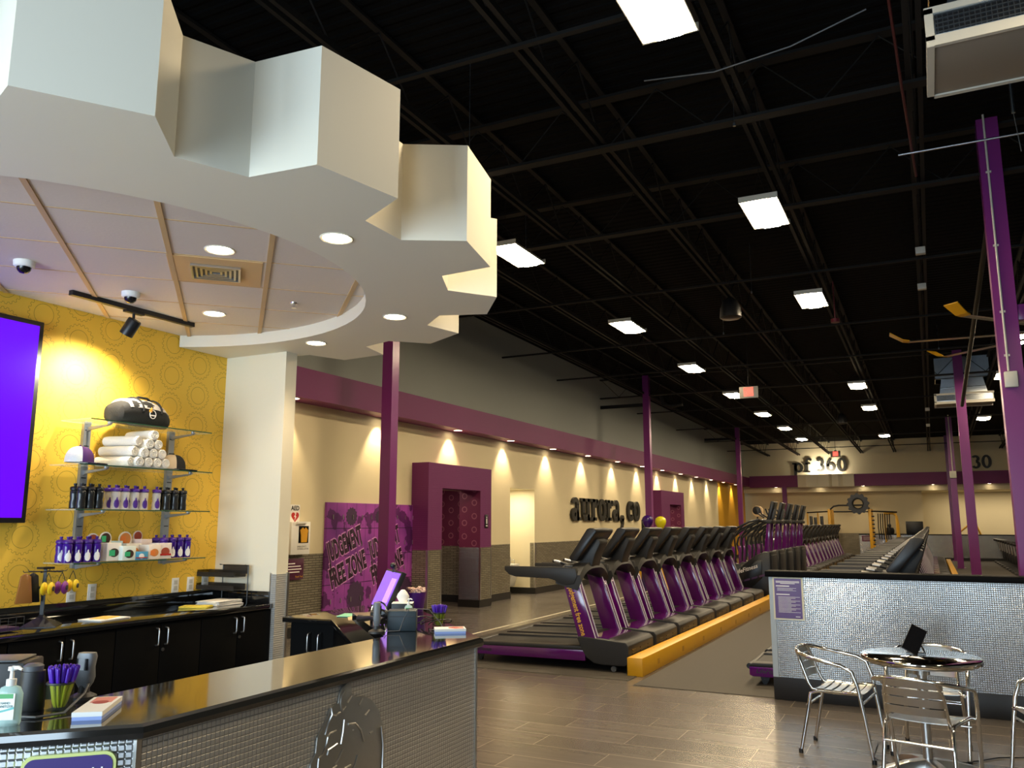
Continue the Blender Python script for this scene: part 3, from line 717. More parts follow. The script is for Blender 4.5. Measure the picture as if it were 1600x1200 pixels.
# cloth covered table with balloons in the aisle beyond the treadmills
t = empty('promotion_table', (-6.25, 20.2, 0), 0, 'draped yellow and dark purple table in the aisle behind the treadmills', 'table')
MB().prism([(-.45,-.35),(.45,-.35),(.45,.35),(-.45,.35)], 'z', .0, .74, [(-.4,-.3),(.4,-.3),(.4,.3),(-.4,.3)]).build('cloth', M_yellow, t)
MB().prism([(-.16,.0),(.12,.0),(.1,.72),(-.14,.72)], 'y', -.37, -.32).build('runner', mat('dark_purple_cloth','#30104a',.8), t)
b = MB().lathe([(.13,0),(.13,.03),(.06,.05),(.02,.28),(.001,.3)], (-6.3,20.1,.74)).build('paper_cone', M_paper); tag(b, 'white cone standing on the yellow draped table', 'cone')
for (x, y, z, m, lab) in ((-6.55, 20.9, 1.63, mat('violet_balloon','#3a1470',.25), 'dark violet balloon beside the second left column'), (-6.22, 20.95, 1.60, mat('yellow_balloon','#d8cf1c',.25), 'bright yellow balloon beside the dark violet balloon')):
    e = empty('balloon', (x, y, z), 0, lab, 'balloon', 'pair of balloons over the draped table')
    MB().lathe([(.001,-.2),(.03,-.185),(.08,-.12),(.13,-.03),(.145,.04),(.125,.11),(.07,.155),(.001,.17)], seg=20).build('skin', m, e)
    MB().tube([(0,0,-.19),(.03,-.1,-.5),(.0,-.6,-.85)], .003, 4).build('ribbon', M_paper, e)

# ============================================================ RECEPTION WALL
tv = empty('wall_screen', (-5.71, 0, 0), 0, 'large violet wall screen with black frame on the yellow gear wall', 'screen')
MB().box(0,.08,1.2,3.69,1.60,3.03).build('frame', M_black, tv, bevel=.006)
MB().box(.08,.083,1.23,3.655,1.635,2.995).build('display', M_violet, tv, smooth=0)
text('lettering', 'FREE', .62, M_letter, tv, (.085, 1.5, 2.07), FX, .001, offset=.02)
sh = empty('shelf_unit', (-5.71, 0, 0), 0, 'grey wall shelf unit with four glass shelves of merchandise', 'shelf')
for y in (4.14, 4.93):
    b = MB().box(0,.03,y-.03,y+.03,1.27,2.36); b.build('upright', M_stdgrey, sh)
    s_ = MB()
    for k in range(9): s_.box(.03,.032,y-.02,y+.02,1.33+.12*k,1.337+.12*k)
    s_.build('slots', M_black, sh)
SHZ = (1.325, 1.70, 2.02, 2.35); X0, X1 = .03, .36
for z, (a, b_) in zip(SHZ, ((3.88, 5.06), (3.86, 5.08), (3.86, 5.08), (3.92, 5.05))):
    g_ = MB().box(X0,X1,a,b_,z-.011,z-.003).build('glass_shelf', M_glass, sh, smooth=0)
    MB().box(X1,X1+.002,a,b_,z-.011,z-.003).build('edge', M_edge, g_, smooth=0)
    for y in (4.14, 4.93):
        MB().prism([(.03,z-.065),(.06,z-.055),(.28,z-.03),(.30,z-.012),(.27,z-.022),(.05,z-.03),(.03,z-.03)], 'y', y-.008, y+.008).build('bracket', M_stdgrey, sh)
        MB().lathe([(.014,z-.02),(.014,z-.003)], (.27,y,0), 10).build('bracket_pad', M_stdgrey, sh)
SX = -5.71
# ---- bottles on the shelves
def make_bottle(name, body, cap, logo=None):
    e = empty(name)
    MB().lathe([(.034,0),(.036,.01),(.036,.05),(.032,.075),(.035,.10),(.036,.135),(.028,.15),(.001,.151)], seg=18).build('body', body, e)
    c_ = MB().lathe([(.030,.145),(.038,.15),(.038,.168),(.03,.175),(.010,.178),(.010,.186),(.013,.19),(.012,.2),(.001,.2)], seg=18).build('cap', cap, e)
    if logo:
        p = []
        for k in range(20):
            t = -.55+1.1*0; 
        b = MB(); n = 10
        for k in range(n):       # round badge wrapped on the barrel
            a0, a1 = -.5+k/n, -.5+(k+1)/n; h0, h1 = math.sqrt(max(0,.25-a0*a0))*.07, math.sqrt(max(0,.25-a1*a1))*.07
            v = [b.bm.verts.new((.0366*math.cos(a*1.3), .0366*math.sin(a*1.3), .045+s*hh)) for a, hh, s in ((a0,h0,-1),(a1,h1,-1),(a1,h1,1),(a0,h0,1))]
            b.bm.faces.new(v)
        b.prism([(-.008,.07),(.008,.07),(.004,.1),(-.004,.095)], 'x', .0355, .037)
        b.build('badge', logo, e)
    return e
M_bblk = mat('smoke_black_plastic', (.02,.022,.022,1), .12); M_bclr = mat('clear_plastic', (.95,.93,.9,1), .08, alpha=.35); M_bpur = mat('violet_translucent_plastic', '#3c1786', .12)
M_cappur = mat('violet_cap', '#431a80', .35)
pb = {'k': make_bottle('water_bottle', M_bblk, M_black, mat('dark_badge','#101010',.5)), 'c': make_bottle('water_bottle', M_bclr, M_cappur, mat('violet_badge','#4b2382',.5)), 'p': make_bottle('water_bottle', M_bpur, M_cappur, M_wtext)}
used = set()
def put(proto, x, y, z, rz, label, cat, group, key=None, s=1):
    key = key or id(proto)
    o = proto if key not in used else tree(proto); used.add(key)
    o.location = (x, y, z); o.rotation_euler = (0, 0, rz); o.scale = s if isinstance(s, tuple) else (s, s, s); tag(o, label, cat, group); return o
def row(kind, ys, xs, z, desc, group):
    for i, y in enumerate(ys):
        for j, x in enumerate(xs[i % len(xs)] if isinstance(xs[0], (list, tuple)) else xs):
            lab = desc % (ords[i], ('front' if j == 0 else 'back'))
            put(pb[kind], SX+x, y, z, -.35, lab, 'bottle', group, s=.9)
row('k', (3.93, 4.0, 4.07), ((.31, .238),), 1.70, 'black water bottle left of the clear ones, %s from the left in the %s row', 'black bottles at the left end of the third shelf')
row('c', (4.22, 4.30, 4.385, 4.47), ((.3, .22),), 1.70, 'clear water bottle with violet cap, %s from the left in the %s row', 'clear bottles in the middle of the third shelf')
put(pb['c'], SX+.3, 4.585, 1.70, -.35, 'clear violet-capped bottle standing alone right of the clear group', 'bottle', 'clear bottles in the middle of the third shelf', s=.9)
row('k', (4.68, 4.76, 4.84), ((.3, .228),), 1.70, 'black water bottle right of the clear ones, %s from the left in the %s row', 'black bottles at the right end of the third shelf')
row('p', (3.86, 3.935, 4.01, 4.085), ((.31, .235),), 1.325, 'violet water bottle left of the snack boxes, %s from the left in the %s row', 'violet bottles at the left end of the lowest shelf')
row('p', (4.73, 4.81, 4.885, 4.96), ((.25, .16),), 1.325, 'violet water bottle right of the snack boxes, %s from the left in the %s row', 'violet bottles at the right end of the lowest shelf')
# ---- snack display boxes: tray, raised round headboard, cookie print
def snack(y, w, h, hb, col, cook, label, x=.2, dome=True, ink=None):
    y -= .085
    e = empty('snack_box', (SX+x, y, 1.325), 0, label, 'box', 'snack boxes on the lowest shelf')
    m = mat('box_card', col, .5, noise=.05)
    MB().box(0,.11,-w/2,w/2,0,h).build('carton', m, e, bevel=.002)
    if hb:
        pts = [(-w*.42, h*.9), (w*.42, h*.9)] + [(w*.42*math.cos(t*PI/10), hb-w*.42+w*.42*math.sin(t*PI/10)) for t in range(11)]
        MB().prism(pts, 'x', .0, .006).build('header_card', m, e)
        MB().prism([(w*.34*math.cos(t*PI/10), hb-w*.42+w*.34*math.sin(t*PI/10)) for t in range(20)], 'x', .006, .008).build('cookie_print', cook, e)
        if ink: MB().box(.008,.0095,-w*.3,w*.02,hb-w*.62,hb-w*.25).build('flavour_patch', ink, e)
    r = min(w*.33, h*.4)
    MB().prism([(r*math.cos(t*PI/10), h*.45+r*math.sin(t*PI/10)*.8) for t in range(20)], 'x', .11, .112).build('cookie_print', cook, e)
    if ink: MB().box(.112,.1135,-w*.35,w*.05,h*.28,h*.6).build('flavour_patch', ink, e)
    else: MB().box(.112,.1135,-w*.45,w*.45,h*.2,h*.32).build('banner_print', M_red, e)
    return e
cd = mat('dark_cookie', '#3a2318', .6); cl = mat('tan_cookie', '#d98a45', .6); cr = mat('red_brown_print', '#a2452f', .6); gi = mat('mint_print', '#37b67a', .5); oi = mat('orange_print', '#e8823a', .5)
snack(4.275, .13, .115, .20, '#e9e2dc', cr, 'white snack box with brown cookie header, leftmost on the lowest shelf', .12)
snack(4.32, .12, .13, .21, '#efe9e0', cd, 'dark cookie snack box with green patch on tall round header', .2, ink=gi)
snack(4.42, .115, .105, .0, '#e6efe6', cd, 'low snack box with green patch in front of the pale blue box', .24, ink=gi)
snack(4.43, .11, .14, .0, '#bfe0ea', mat('pale_blue_print','#8cc8dd',.5), 'pale blue snack carton behind the green patch box', .08)
snack(4.555, .14, .12, .21, '#f0e6d6', cl, 'snack box with tan cookie on tall round header', .12, ink=oi)
snack(4.53, .115, .06, .0, '#4aa0cc', M_wtext, 'low bright blue snack tray at the shelf front', .24)
snack(4.655, .11, .11, .0, '#f3e4d4', cl, 'snack box with orange patch right of the blue tray', .23, ink=oi)
snack(4.685, .10, .15, .215, '#ecd9d0', cr, 'tall snack box with red banner header near the right end', .1)
snack(4.765, .12, .12, .0, '#e8dcd6', cr, 'white and red snack box, rightmost before the violet bottles', .22)
# ---- rolled towels
M_tw = M_fabw
tw = empty('rolled_towel')
b = MB().tube([(-.0,0,0),(.04,0,0),(.26,0,0),(.30,0,0)], [.036,.04,.04,.037], 14); b.build('roll', M_tw, tw)
pts = [(.302, .034*(k/26)*math.cos(k*.6), .034*(k/26)*math.sin(k*.6)) for k in range(2, 27)]
MB().tube(pts, .004, 5).build('spiral_end', M_tw, tw)
n = 0
for lv, cnt in enumerate((4, 3, 2, 1)):
    for i in range(cnt):
        n += 1
        put(tw, SX+.06, 4.36+.081*i+.0405*lv, 2.06+.071*lv, .0 if lv < 2 else .0, 'rolled white towel in the pyramid, %s from the left in the %s layer' % (ords[i], ('bottom', 'second', 'third', 'top')[lv]), 'towel', 'rolled white towels on the second shelf', key='tw')
for i, (z, y) in enumerate(((2.06, 4.36), (2.14, 4.39), (2.22, 4.42))):
    o = put(tw, SX+.05, y-.135, z, .25, 'white towel lying at the left of the towel pyramid, %s up from the glass' % ords[i], 'towel', 'towels lying sideways', key='tw', s=.98)
# ---- caps
def capp(y, crown, front, brim, label):
    e = empty('baseball_cap', (SX+.2, y, 2.02), .72, label, 'cap', 'caps on the second shelf'); e.scale = (1.12,)*3
    def dome(a0, a1, m, nm):
        b = MB(); R = []
        for i in range(9):
            t = i/8*PI/2; r = .088*math.cos(t)**.75 + .0005; z = .012 + .105*math.sin(t)**.9
            R.append([(r*math.cos(a0+(a1-a0)*k/14), r*.92*math.sin(a0+(a1-a0)*k/14), z) for k in range(15)])
        b.loft(R, cap=False, close=False); b.build(nm, m, e)
    dome(-1.15, 1.15, front, 'front_panel'); dome(1.15, 2*PI-1.15, crown, 'mesh_back')
    b = MB(); r0 = [(.086*math.cos(t*.11), .08*math.sin(t*.11)) for t in range(-12, 13)]; r1 = [(.10+.072*math.cos(t*.11), .088*math.sin(t*.11)) for t in range(-12, 13)]
    b.loft([[(x, y_, .014) for x, y_ in r0]+[(x, y_, .010) for x, y_ in r0[::-1]], [(x, y_, .006+.0) for x, y_ in r1]+[(x, y_, .002) for x, y_ in r1[::-1]]]); b.build('brim', brim, e)
    MB().sphere((0,0,.118), .008).build('button', front, e)
    MB().prism([(-.016,.045),(.016,.045),(.018,.06),(.006,.066),(.002,.085),(-.006,.07),(-.016,.062)], 'x', .0885, .091).build('badge', M_ytext, e)
capp(3.97, M_fabw, mat('purple_twill','#4b1f63',.85), mat('dark_brim','#251338',.8), 'white mesh baseball cap with purple front at the left of the towels')
capp(4.81, mat('beige_mesh','#d5c5ae',.9), M_fabk, M_fabk, 'beige mesh baseball cap with black front at the right of the towels')
# ---- duffel bag
bag = empty('duffel_bag', (SX+.2, 4.45, 2.35), .12, 'black and grey duffel bag with round badge on the top glass shelf', 'bag')
def bagring(y, w, h, z0=0):
    return [(w*math.copysign(abs(math.cos(t))**.75, math.cos(t)), y, z0+h/2+h/2*math.copysign(abs(math.sin(t))**.8, math.sin(t))) for t in [2*PI*k/20 for k in range(20)]]
b = MB().loft([bagring(-.265,.06,.10), bagring(-.25,.10,.15), bagring(-.16,.125,.19), bagring(0,.13,.2), bagring(.15,.125,.175), bagring(.24,.09,.11), bagring(.275,.04,.05)]); b.build('body', M_fabk, bag)
b = MB().loft([[(x*1.0, y, z) for x, y, z in r] for r in ([(w*math.cos(t), y, z0+h*math.sin(t)) for t in [PI*(.08+.84*k/12) for k in range(13)]] + [(w*.9*math.cos(t), y, z0+h*.8*math.sin(t)) for t in [PI*(.08+.84*k/12) for k in range(12,-1,-1)]] for (y, w, h, z0) in ((-.2,.118,.092,.1),(-.1,.132,.106,.1),(.05,.134,.105,.1),(.15,.128,.09,.095),(.22,.10,.06,.08)))]); b.build('top_panel', M_fabg, bag)
for y in (-.09, .1):
    MB().tube([(.134*math.cos(t), y, .1+.112*math.sin(t)) for t in [PI*k/12 for k in range(13)]], .008, 6).build('strap', M_fabk, bag)
MB().tube([(.02,-.09,.20),(.02,-.04,.222),(.02,.05,.222),(.02,.1,.2)], .009, 6).build('handle', M_fabk, bag)
bd = MB(); rg = [(.004+.034*math.cos(t*PI/12), .085+.034*math.sin(t*PI/12)) for t in range(24)]; ri = [(.004+.029*math.cos(t*PI/12), .085+.029*math.sin(t*PI/12)) for t in range(24)]
bd.ringpoly(rg, ri, .132, .136, lambda u, w, t: (t, u, w)); bd.box(.131,.1355,-.026,.034,.072,.082); bd.build('badge', M_wtext, bag)
MB().prism([(-.03,.10),(-.01,.10),(-.004,.115),(-.012,.14),(-.02,.12),(-.032,.118)], 'x', .130, .136).build('thumb_badge', M_ytext, bag)
# ---- outlets
for i, y in enumerate((4.14, 4.31, 5.09, 5.25, 5.41)):
    o = empty('wall_outlet', (SX, y, 1.085), 0, 'white wall outlet plate above the backsplash, %s from the left' % ords[i], 'outlet', 'outlet plates on the yellow wall')
    MB().box(0,.006,-.036,.036,-.06,.06).build('plate', M_paper, o, bevel=.002)
    MB().box(.006,.009,-.017,.017,.006,.04).box(.006,.009,-.017,.017,-.04,-.006).build('socket', M_steelw, o)
# ---- ceiling things
for (x, y, lab) in ((-4.92, 3.83, 'white dome camera in the tiled ceiling behind the track light'), (-4.91, 3.05, 'white dome camera in the tiled ceiling nearest the wall screen')):
    e = empty('dome_camera', (x, y, 3.2), 0, lab, 'camera', 'dome cameras over the reception')
    MB().lathe([(.062,0),(.06,-.03),(.05,-.038),(.001,-.038)], seg=24).build('housing', M_paper, e)
    MB().lathe([(.042,-.036),(.038,-.058),(.022,-.074),(.001,-.078)], seg=20).build('dome', M_screenb, e)
e = empty('track_light', (-5.24, 4.12, 3.2), 0, 'black track light bar with one spot head in the tiled ceiling', 'track light')
MB().box(-.02,.02,-.52,.56,-.035,0).build('track', M_black, e)
MB().box(-.02,.02,-.08,.08,-.05,-.03).tube([(0,0,-.04),(0,0,-.09)], .01, 8).build('adapter', M_black, e)
hd = MB().lathe([(.001,0),(.045,0),(.05,.01),(.05,.13),(.045,.13)], seg=20).build('lamp_head', M_black, e); hd.location = (.02,0,-.10)
_d = Vector((-5.71, 4.02, 2.30)) - Vector((-5.24, 4.16, 3.08)); hd.rotation_euler = _d.to_track_quat('Z', 'Y').to_euler()
l = lamp('track_spot_beam', 'SPOT', Vector((-5.24, 4.16, 3.08))+_d*.25, 62, (1, .88, .66), (0,0,0), spot_size=math.radians(150), spot_blend=1.0, shadow_soft_size=.02)
l.rotation_euler = _d.to_track_quat('-Z', 'Y').to_euler()
# the same kind of track continues outside the photo's left edge
v = empty('ceiling_vent', (-4.0, 3.73, 3.2), math.radians(45), 'square metal ceiling vent in a beige ceiling tile', 'vent')
MB().box(-.28,.28,-.28,.28,-.006,.0).build('panel', M_beige, v)
b = MB()
for k in range(5):
    a = .15-.028*k; o_ = [(-a,-a),(a,-a),(a,a),(-a,a)]; i_ = [(-a+.013,-a+.013),(a-.013,-a+.013),(a-.013,a-.013),(-a+.013,a-.013)]
    b.ringpoly(o_, i_, -.022+.002*k, -.006)
b.build('louvres', M_brushed, v, smooth=0)
MB().box(-.15,.15,-.15,.15,-.0075,-.006).build('throat', M_black, v)
s = empty('sprinkler', (-4.08, 4.56, 3.2), 0, 'small chrome sprinkler head in the tiled ceiling', 'sprinkler')
MB().lathe([(.03,0),(.028,-.006),(.008,-.01),(.008,-.035),(.02,-.037),(.02,-.04),(.001,-.04)], seg=14).build('head', M_chrome, s)

# ============================================================ BACK COUNTER
M_pull = M_brushed
def cabinet(y0, y1, label):
    e = empty('base_cabinet', (-5.048, (y0+y1)/2, 0), 0, label, 'cabinet', 'black base cabinets under the back worktop')
    w = (y1-y0)/2
    MB().box(-.66,0,-w+.001,w-.001,.0,.89).build('carcass', M_lam, e, smooth=0)
    for s in (-1, 1):
        a, b_ = (-w+.004, -.003) if s < 0 else (.003, w-.004)
        d = MB().box(0,.018,a,b_,.1,.885).build('door', M_lam, e, bevel=.002)
        hy = -.04 if s < 0 else .04
        MB().tube([(.018,hy,.735),(.045,hy,.74),(.05,hy,.755),(.05,hy,.835),(.045,hy,.85),(.018,hy,.855)], .006, 8).build('handle', M_pull, d)
    MB().lathe([(.001,.018),(.012,.018),(.012,.024),(.001,.024)], (0,.025,.70), 14, 'x').build('lock', M_brushed, e)
for i, y in enumerate((2.25, 3.015, 3.785, 4.57, 5.345)): pass
cabinet(1.76, 2.51, 'black double door base cabinet under the wall screen, out at the left edge')
cabinet(2.51, 3.26, 'black double door base cabinet at the left edge of the photo')
cabinet(3.26, 4.01, 'black double door base cabinet below the earphone stand')
cabinet(4.01, 4.76, 'black double door base cabinet below the middle of the shelves')
cabinet(4.76, 5.51, 'black double door base cabinet nearest the white wing wall')
wt = empty('back_worktop', (-5.708, 1.8, .892), 0, 'glossy black worktop with upstand along the yellow gear wall', 'worktop')
MB().box(.0,.70,0,3.70,0,.038).build('slab', M_granite, wt, bevel=.004)
MB().box(.0,.02,0,3.70,.038,.135).box(.02,.66,3.69,3.71,.038,.135).build('upstand', M_granite, wt, bevel=.002)
# display stand with earphones
st = empty('earphone_stand', (-5.28, 3.63, .93), 0, 'black spinner stand hung with earphones on the back worktop', 'stand')
MB().lathe([(.15,0),(.15,.006),(.03,.06),(.016,.075),(.016,.24),(.06,.245),(.06,.255),(.016,.26),(.012,.375),(.001,.375)], seg=4).build('pole_and_base', M_black, st, smooth=20)
MB().box(-.035,.035,-.04,.04,.368,.382).build('top_plate', M_black, st)
for k in range(6):
    a = k*PI/3+.25; MB().tube([(0,0,.352),(.13*math.cos(a),.13*math.sin(a),.352),(.135*math.cos(a),.135*math.sin(a),.362)], .003, 6).build('hook', M_black, st)
M_ye = mat('yellow_ear_pad','#e6c31d',.5); M_pe = mat('purple_ear_pad','#7a2a86',.5)
def ears(x, y, z, m, label):
    e = empty('earphones', (x, y, z), .6, label, 'earphones', 'earphones hanging on the spinner stand')
    for d in (-.022, .022):
        MB().lathe([(.001,-.012),(.036,-.01),(.044,0),(.036,.01),(.001,.012)], (d,0,-.1), 18, 'x').build('ear_pad', m, e)
        MB().lathe([(.001,.013*(1 if d>0 else -1)),(.016,.012*(1 if d>0 else -1)),(.016,.017*(1 if d>0 else -1)),(.001,.018*(1 if d>0 else -1))], (d,0,-.1), 12, 'x').build('grille', M_dgrey, e)
        MB().tube([(0,0,0),(d*.6,0,-.03),(d,0,-.06)], .0025, 5).build('wire', M_dgrey, e)
ears(-5.20, 3.60, 1.275, M_ye, 'yellow padded earphones at the front of the spinner stand')
ears(-5.22, 3.71, 1.275, M_pe, 'purple padded earphones on the spinner stand')
ears(-5.25, 3.81, 1.28, M_ye, 'yellow padded earphones at the right of the spinner stand')
for (x, y, lab, m) in ((-5.24, 3.47, 'tan hanging packet at the left of the spinner stand', mat('tan_packet','#8a5a2c',.25)), (-5.27, 3.54, 'black hanging packet behind the yellow earphones', M_black)):
    b = MB().prism([(-.05,-.19),(.05,-.19),(.03,-.02),(.0,.0),(-.03,-.02)], 'x', -.012, .012).build('hanging_packet', m, bevel=.004, loc=(x, y, 1.28), rot=(0,0,-.3)); tag(b, lab, 'packet', 'packets on the spinner stand')
# wire basket at the left edge, papers, file tray, folders
wb = empty('wire_tray', (-5.2, 3.22, .93), 0, 'dark wire tray at the left edge of the back worktop', 'tray')
b = MB()
for z in (.01, .05, .09): b.tube([(-.12,-.2,z),(.06,-.2,z),(.06,.2,z),(-.12,.2,z)], .003, 5, closed=True)
for k in range(9): b.tube([(-.12,-.2+.05*k,.01),(.06,-.2+.05*k,.01),(.06,-.2+.05*k,.09)], .0015, 4)
b.build('wires', M_dgrey, wb)
MB().box(-.11,.05,-.18,.18,.012,.03).build('contents', mat('dark_purple_card','#36204a',.5), wb)
def papers(x, y, z, n, w, l, m, label, rz=0, t=.004, grp='papers lying on the back worktop'):
    e = empty('paper_stack', (x, y, z), rz, label, 'papers', grp)
    b = MB()
    for k in range(n): 
        a = random.uniform(-.09, .09); b.obox((random.uniform(-.01,.01), random.uniform(-.01,.01), t*(k+.5)), w, l, t*.8, Matrix.Rotation(a, 3, 'Z'))
    b.build('sheets', m, e, smooth=0); return e
papers(-5.24, 4.08, .93, 3, .2, .27, M_paper, 'stack of cream papers right of the earphone stand', .2)
papers(-5.24, 4.09, .9425, 1, .12, .18, mat('yellow_paper','#e7b75a',.7), 'yellow sheet on the stack of cream papers', .4)
papers(-5.34, 4.98, .93, 3, .22, .16, mat('yellow_note','#dcc94a',.7), 'yellow papers left of the file tray on the back worktop', .5)
papers(-5.36, 5.26, .93, 6, .22, .3, M_paper, 'thick stack of white papers under the file tray', .1, .006)
ft = empty('file_tray', (-5.42, 5.42, .93), 0, 'dark mesh file tray rack standing in the worktop corner', 'tray')
b = MB()
for x in (-.13, .16): b.tube([(x,.04,0),(x,.04,.31),(x,.0,.315)], .005, 6)
b.tube([(-.13,.04,.31),(.16,.04,.31)], .005, 6); b.build('frame', M_black, ft)
M_mesh = mat('dark_wire_mesh', (.05,.045,.04,1), .5, .5, alpha=.75)
MB().box(-.12,.15,.036,.042,.24,.31).build('back_plate', M_mesh, ft)
for z in (.11, .22):
    MB().box(-.29,.14,-.1,.03,z-.004,z).box(-.29,.14,-.104,-.1,z,z+.035).box(-.294,-.29,-.1,.03,z,z+.05).box(-.29,.14,.03,.034,z,z+.05).build('shelf', M_mesh, ft)

# ============================================================ FRONT DESK
desk = empty('reception_desk', (-1.92, 1.64, 0), 0, 'faceted reception desk with black stone top and embossed metal front', 'desk')
def offs(d):
    t = d*math.tan(PI/8)
    return [(-3.1-d*q, .46+d*q), (-1.92-d, 1.64+t), (-1.92-d, 3.54-t), (-2.84-d*q, 4.46-d*q)]
def loc2(pts): return [(x+1.92, y-1.64) for x, y in pts]
O_, I_ = offs(0), offs(.44)
def nose(d0, d1, z0, z1):
    return loc2(offs(d0) + offs(d1)[::-1]), z0, z1
pl_, a, b_ = nose(0, .44, 1.03, 1.068)
# stone top with a rounded nose
top = MB(); segs = [(0.018,1.026),(.004,1.032),(0,1.047),(.004,1.062),(.018,1.068)]
rings = [[Vector((x, y, z)) for (x, y) in loc2(offs(d)+offs(.44)[::-1])] for d, z in segs]
top.loft(rings); top.build('stone_top', M_granite, desk, smooth=12)
A0, A1, A2, A3 = offs(.035); B0, B1, B2, B3 = offs(.16)
def panel(p, q_, r, s, m, name, z0=.1, z1=1.026):
    return MB().prism(loc2([p, q_, r, s]), 'z', z0, z1).build(name, m, desk, smooth=0)
panel(A0, A1, B1, B0, M_tiled, 'front_panel')
panel(A1, A2, B2, B1, M_tiley, 'front_panel')
panel(A2, A3, B3, B2, M_lam, 'end_panel')
MB().prism(loc2([A0, A1, A2, A3, B3, B2, B1, B0]), 'z', 0, .1).build('plinth', M_base, desk, smooth=0)
for P_ in (A1, A2): MB().prism(loc2([(P_[0]-.008, P_[1]-.008), (P_[0]+.004, P_[1]-.008), (P_[0]+.004, P_[1]+.008), (P_[0]-.008, P_[1]+.008)]), 'z', .1, 1.026).build('corner_trim', M_brushed, desk, smooth=0)
# smooth raised thumb emblem on the long front panel
em = lambda pts: [(y-1.64, z) for y, z in pts]
XF = A1[0]+1.92
side = [(2.555,1.026),(2.575,1.01),(2.578,.985),(2.595,.968),(2.65,.962),(2.70,.94),(2.745,.90),(2.775,.84),(2.79,.78),(2.792,.70),(2.785,.62),(2.76,.54),(2.71,.47),(2.64,.42),(2.55,.40),(2.46,.42),(2.40,.47),(2.36,.54),(2.345,.60),(2.36,.64),(2.34,.70),(2.355,.74),(2.36,.79),(2.385,.82),(2.39,.87),(2.42,.90),(2.445,.93),(2.455,.955),(2.48,.965),(2.50,.96),(2.505,.99),(2.52,1.015)]
eb = MB().prism(em(side), 'x', XF, XF+.008).build('thumb_emblem', mat('smooth_embossed_metal', (.42,.41,.38,1), .36, .9, bump=.25, nscale=9), desk, bevel=.003)
b = MB()
def ridge(pts, r=.0035): b.tube([(XF+.009, y-1.64, z) for y, z in pts], r, 6)
for l_ in ([(2.53,1.0),(2.515,.985),(2.512,.96),(2.52,.93)], [(2.46,.955),(2.465,.93),(2.445,.905),(2.43,.87)], [(2.465,.93),(2.49,.925),(2.51,.93)], [(2.445,.86),(2.455,.87),(2.49,.872)], [(2.445,.86),(2.44,.84),(2.42,.81),(2.40,.80)], [(2.445,.80),(2.45,.815),(2.50,.825)], [(2.40,.80),(2.395,.75)], [(2.52,.93),(2.54,.945)], [(2.55,.955),(2.575,.975)], [(2.62,.935),(2.64,.955)], [(2.66,.89),(2.685,.905)], [(2.69,.82),(2.71,.823)],
           [(2.535,.90),(2.53,.86),(2.52,.82)], [(2.56,.88),(2.60,.875),(2.635,.845),(2.655,.80)], [(2.53,.80),(2.51,.775),(2.49,.76)], [(2.47,.745),(2.50,.752)], [(2.62,.76),(2.605,.73),(2.58,.705)], [(2.45,.74),(2.43,.68),(2.44,.62)], [(2.52,.71),(2.545,.73),(2.58,.735)], [(2.47,.69),(2.48,.72),(2.50,.725)], [(2.765,.83),(2.78,.76),(2.778,.68),(2.765,.62)], [(2.60,.66),(2.57,.62),(2.52,.60),(2.47,.61)], [(2.40,.60),(2.42,.53),(2.48,.48),(2.56,.46),(2.64,.48),(2.70,.54)]): ridge(l_)
b.build('emblem_ridges', M_brushed, desk)
# welcome board on the near facet
MD = Matrix.Rotation(math.radians(-45), 3, 'Z')
nrm = Vector((q, -q, 0)); tn = Vector((q, q, 0))
bd = empty('desk_sign', tuple(Vector((A1[0], A1[1], 0)) - tn*.05), math.radians(45), 'violet board with pale yellow rim on the near facet of the desk', 'sign')
def rrect(x0, x1, z0, z1, r, n=6):
    P = []
    for cx, cz_, a0 in ((x1-r, z1-r, 0), (x0+r, z1-r, 90), (x0+r, z0+r, 180), (x1-r, z0+r, 270)):
        for k in range(n+1):
            t = math.radians(a0+90*k/n); P.append((cx+r*math.cos(t), cz_+r*math.sin(t)))
    return P
MB().prism(rrect(-.225, 0, .66, 1.004, .03), 'y', -.012, .0).build('rim', mat('pale_yellow_rim','#d9e08a',.4), bd, smooth=0)
MB().prism(rrect(-.217, -.008, .668, .996, .024), 'y', -.014, -.012).build('face', mat('violet_board_face','#43307a',.45, noise=.3, nscale=3), bd, smooth=0)
text('lettering', 'join the club', .030, M_wtext, bd, (-.025, -.015, .945), FY, .0006, 'RIGHT', offset=.001, shear=.2)
# low end counter behind the far facet
lc = empty('low_counter', (-4.54, 5.1, 0), 0, 'lower black counter with two doors beyond the far end of the desk', 'counter')
poly = [(-4.54,5.1),(-4.10,5.14),(-3.20,4.22),(-2.86,4.46),(-4.54,6.14)]
L2 = lambda pts: [(x+4.54, y-5.1) for x, y in pts]
MB().prism(L2(poly), 'z', .845, .882).build('worktop', M_granite, lc, bevel=.004)
cbx = [(-4.50,5.16),(-4.12,5.20),(-3.24,4.32),(-2.95,4.5),(-4.50,6.05)]
MB().prism(L2(cbx), 'z', .0, .845).build('carcass', M_lam, lc, smooth=0)
for x in (-4.32, -4.22):
    MB().tube([(x+4.54,.075,.62),(x+4.54,.045,.63),(x+4.54,.04,.65),(x+4.54,.04,.74),(x+4.54,.045,.76),(x+4.54,.075,.77)], .006, 8).build('handle', M_pull, lc)
MB().lathe([(.001,0),(.022,0),(.022,.006),(.001,.006)], (.93,-.33,.80), 16, 'y').build('grommet', M_brushed, lc)
DT = 1.068; M_tlabel = 0
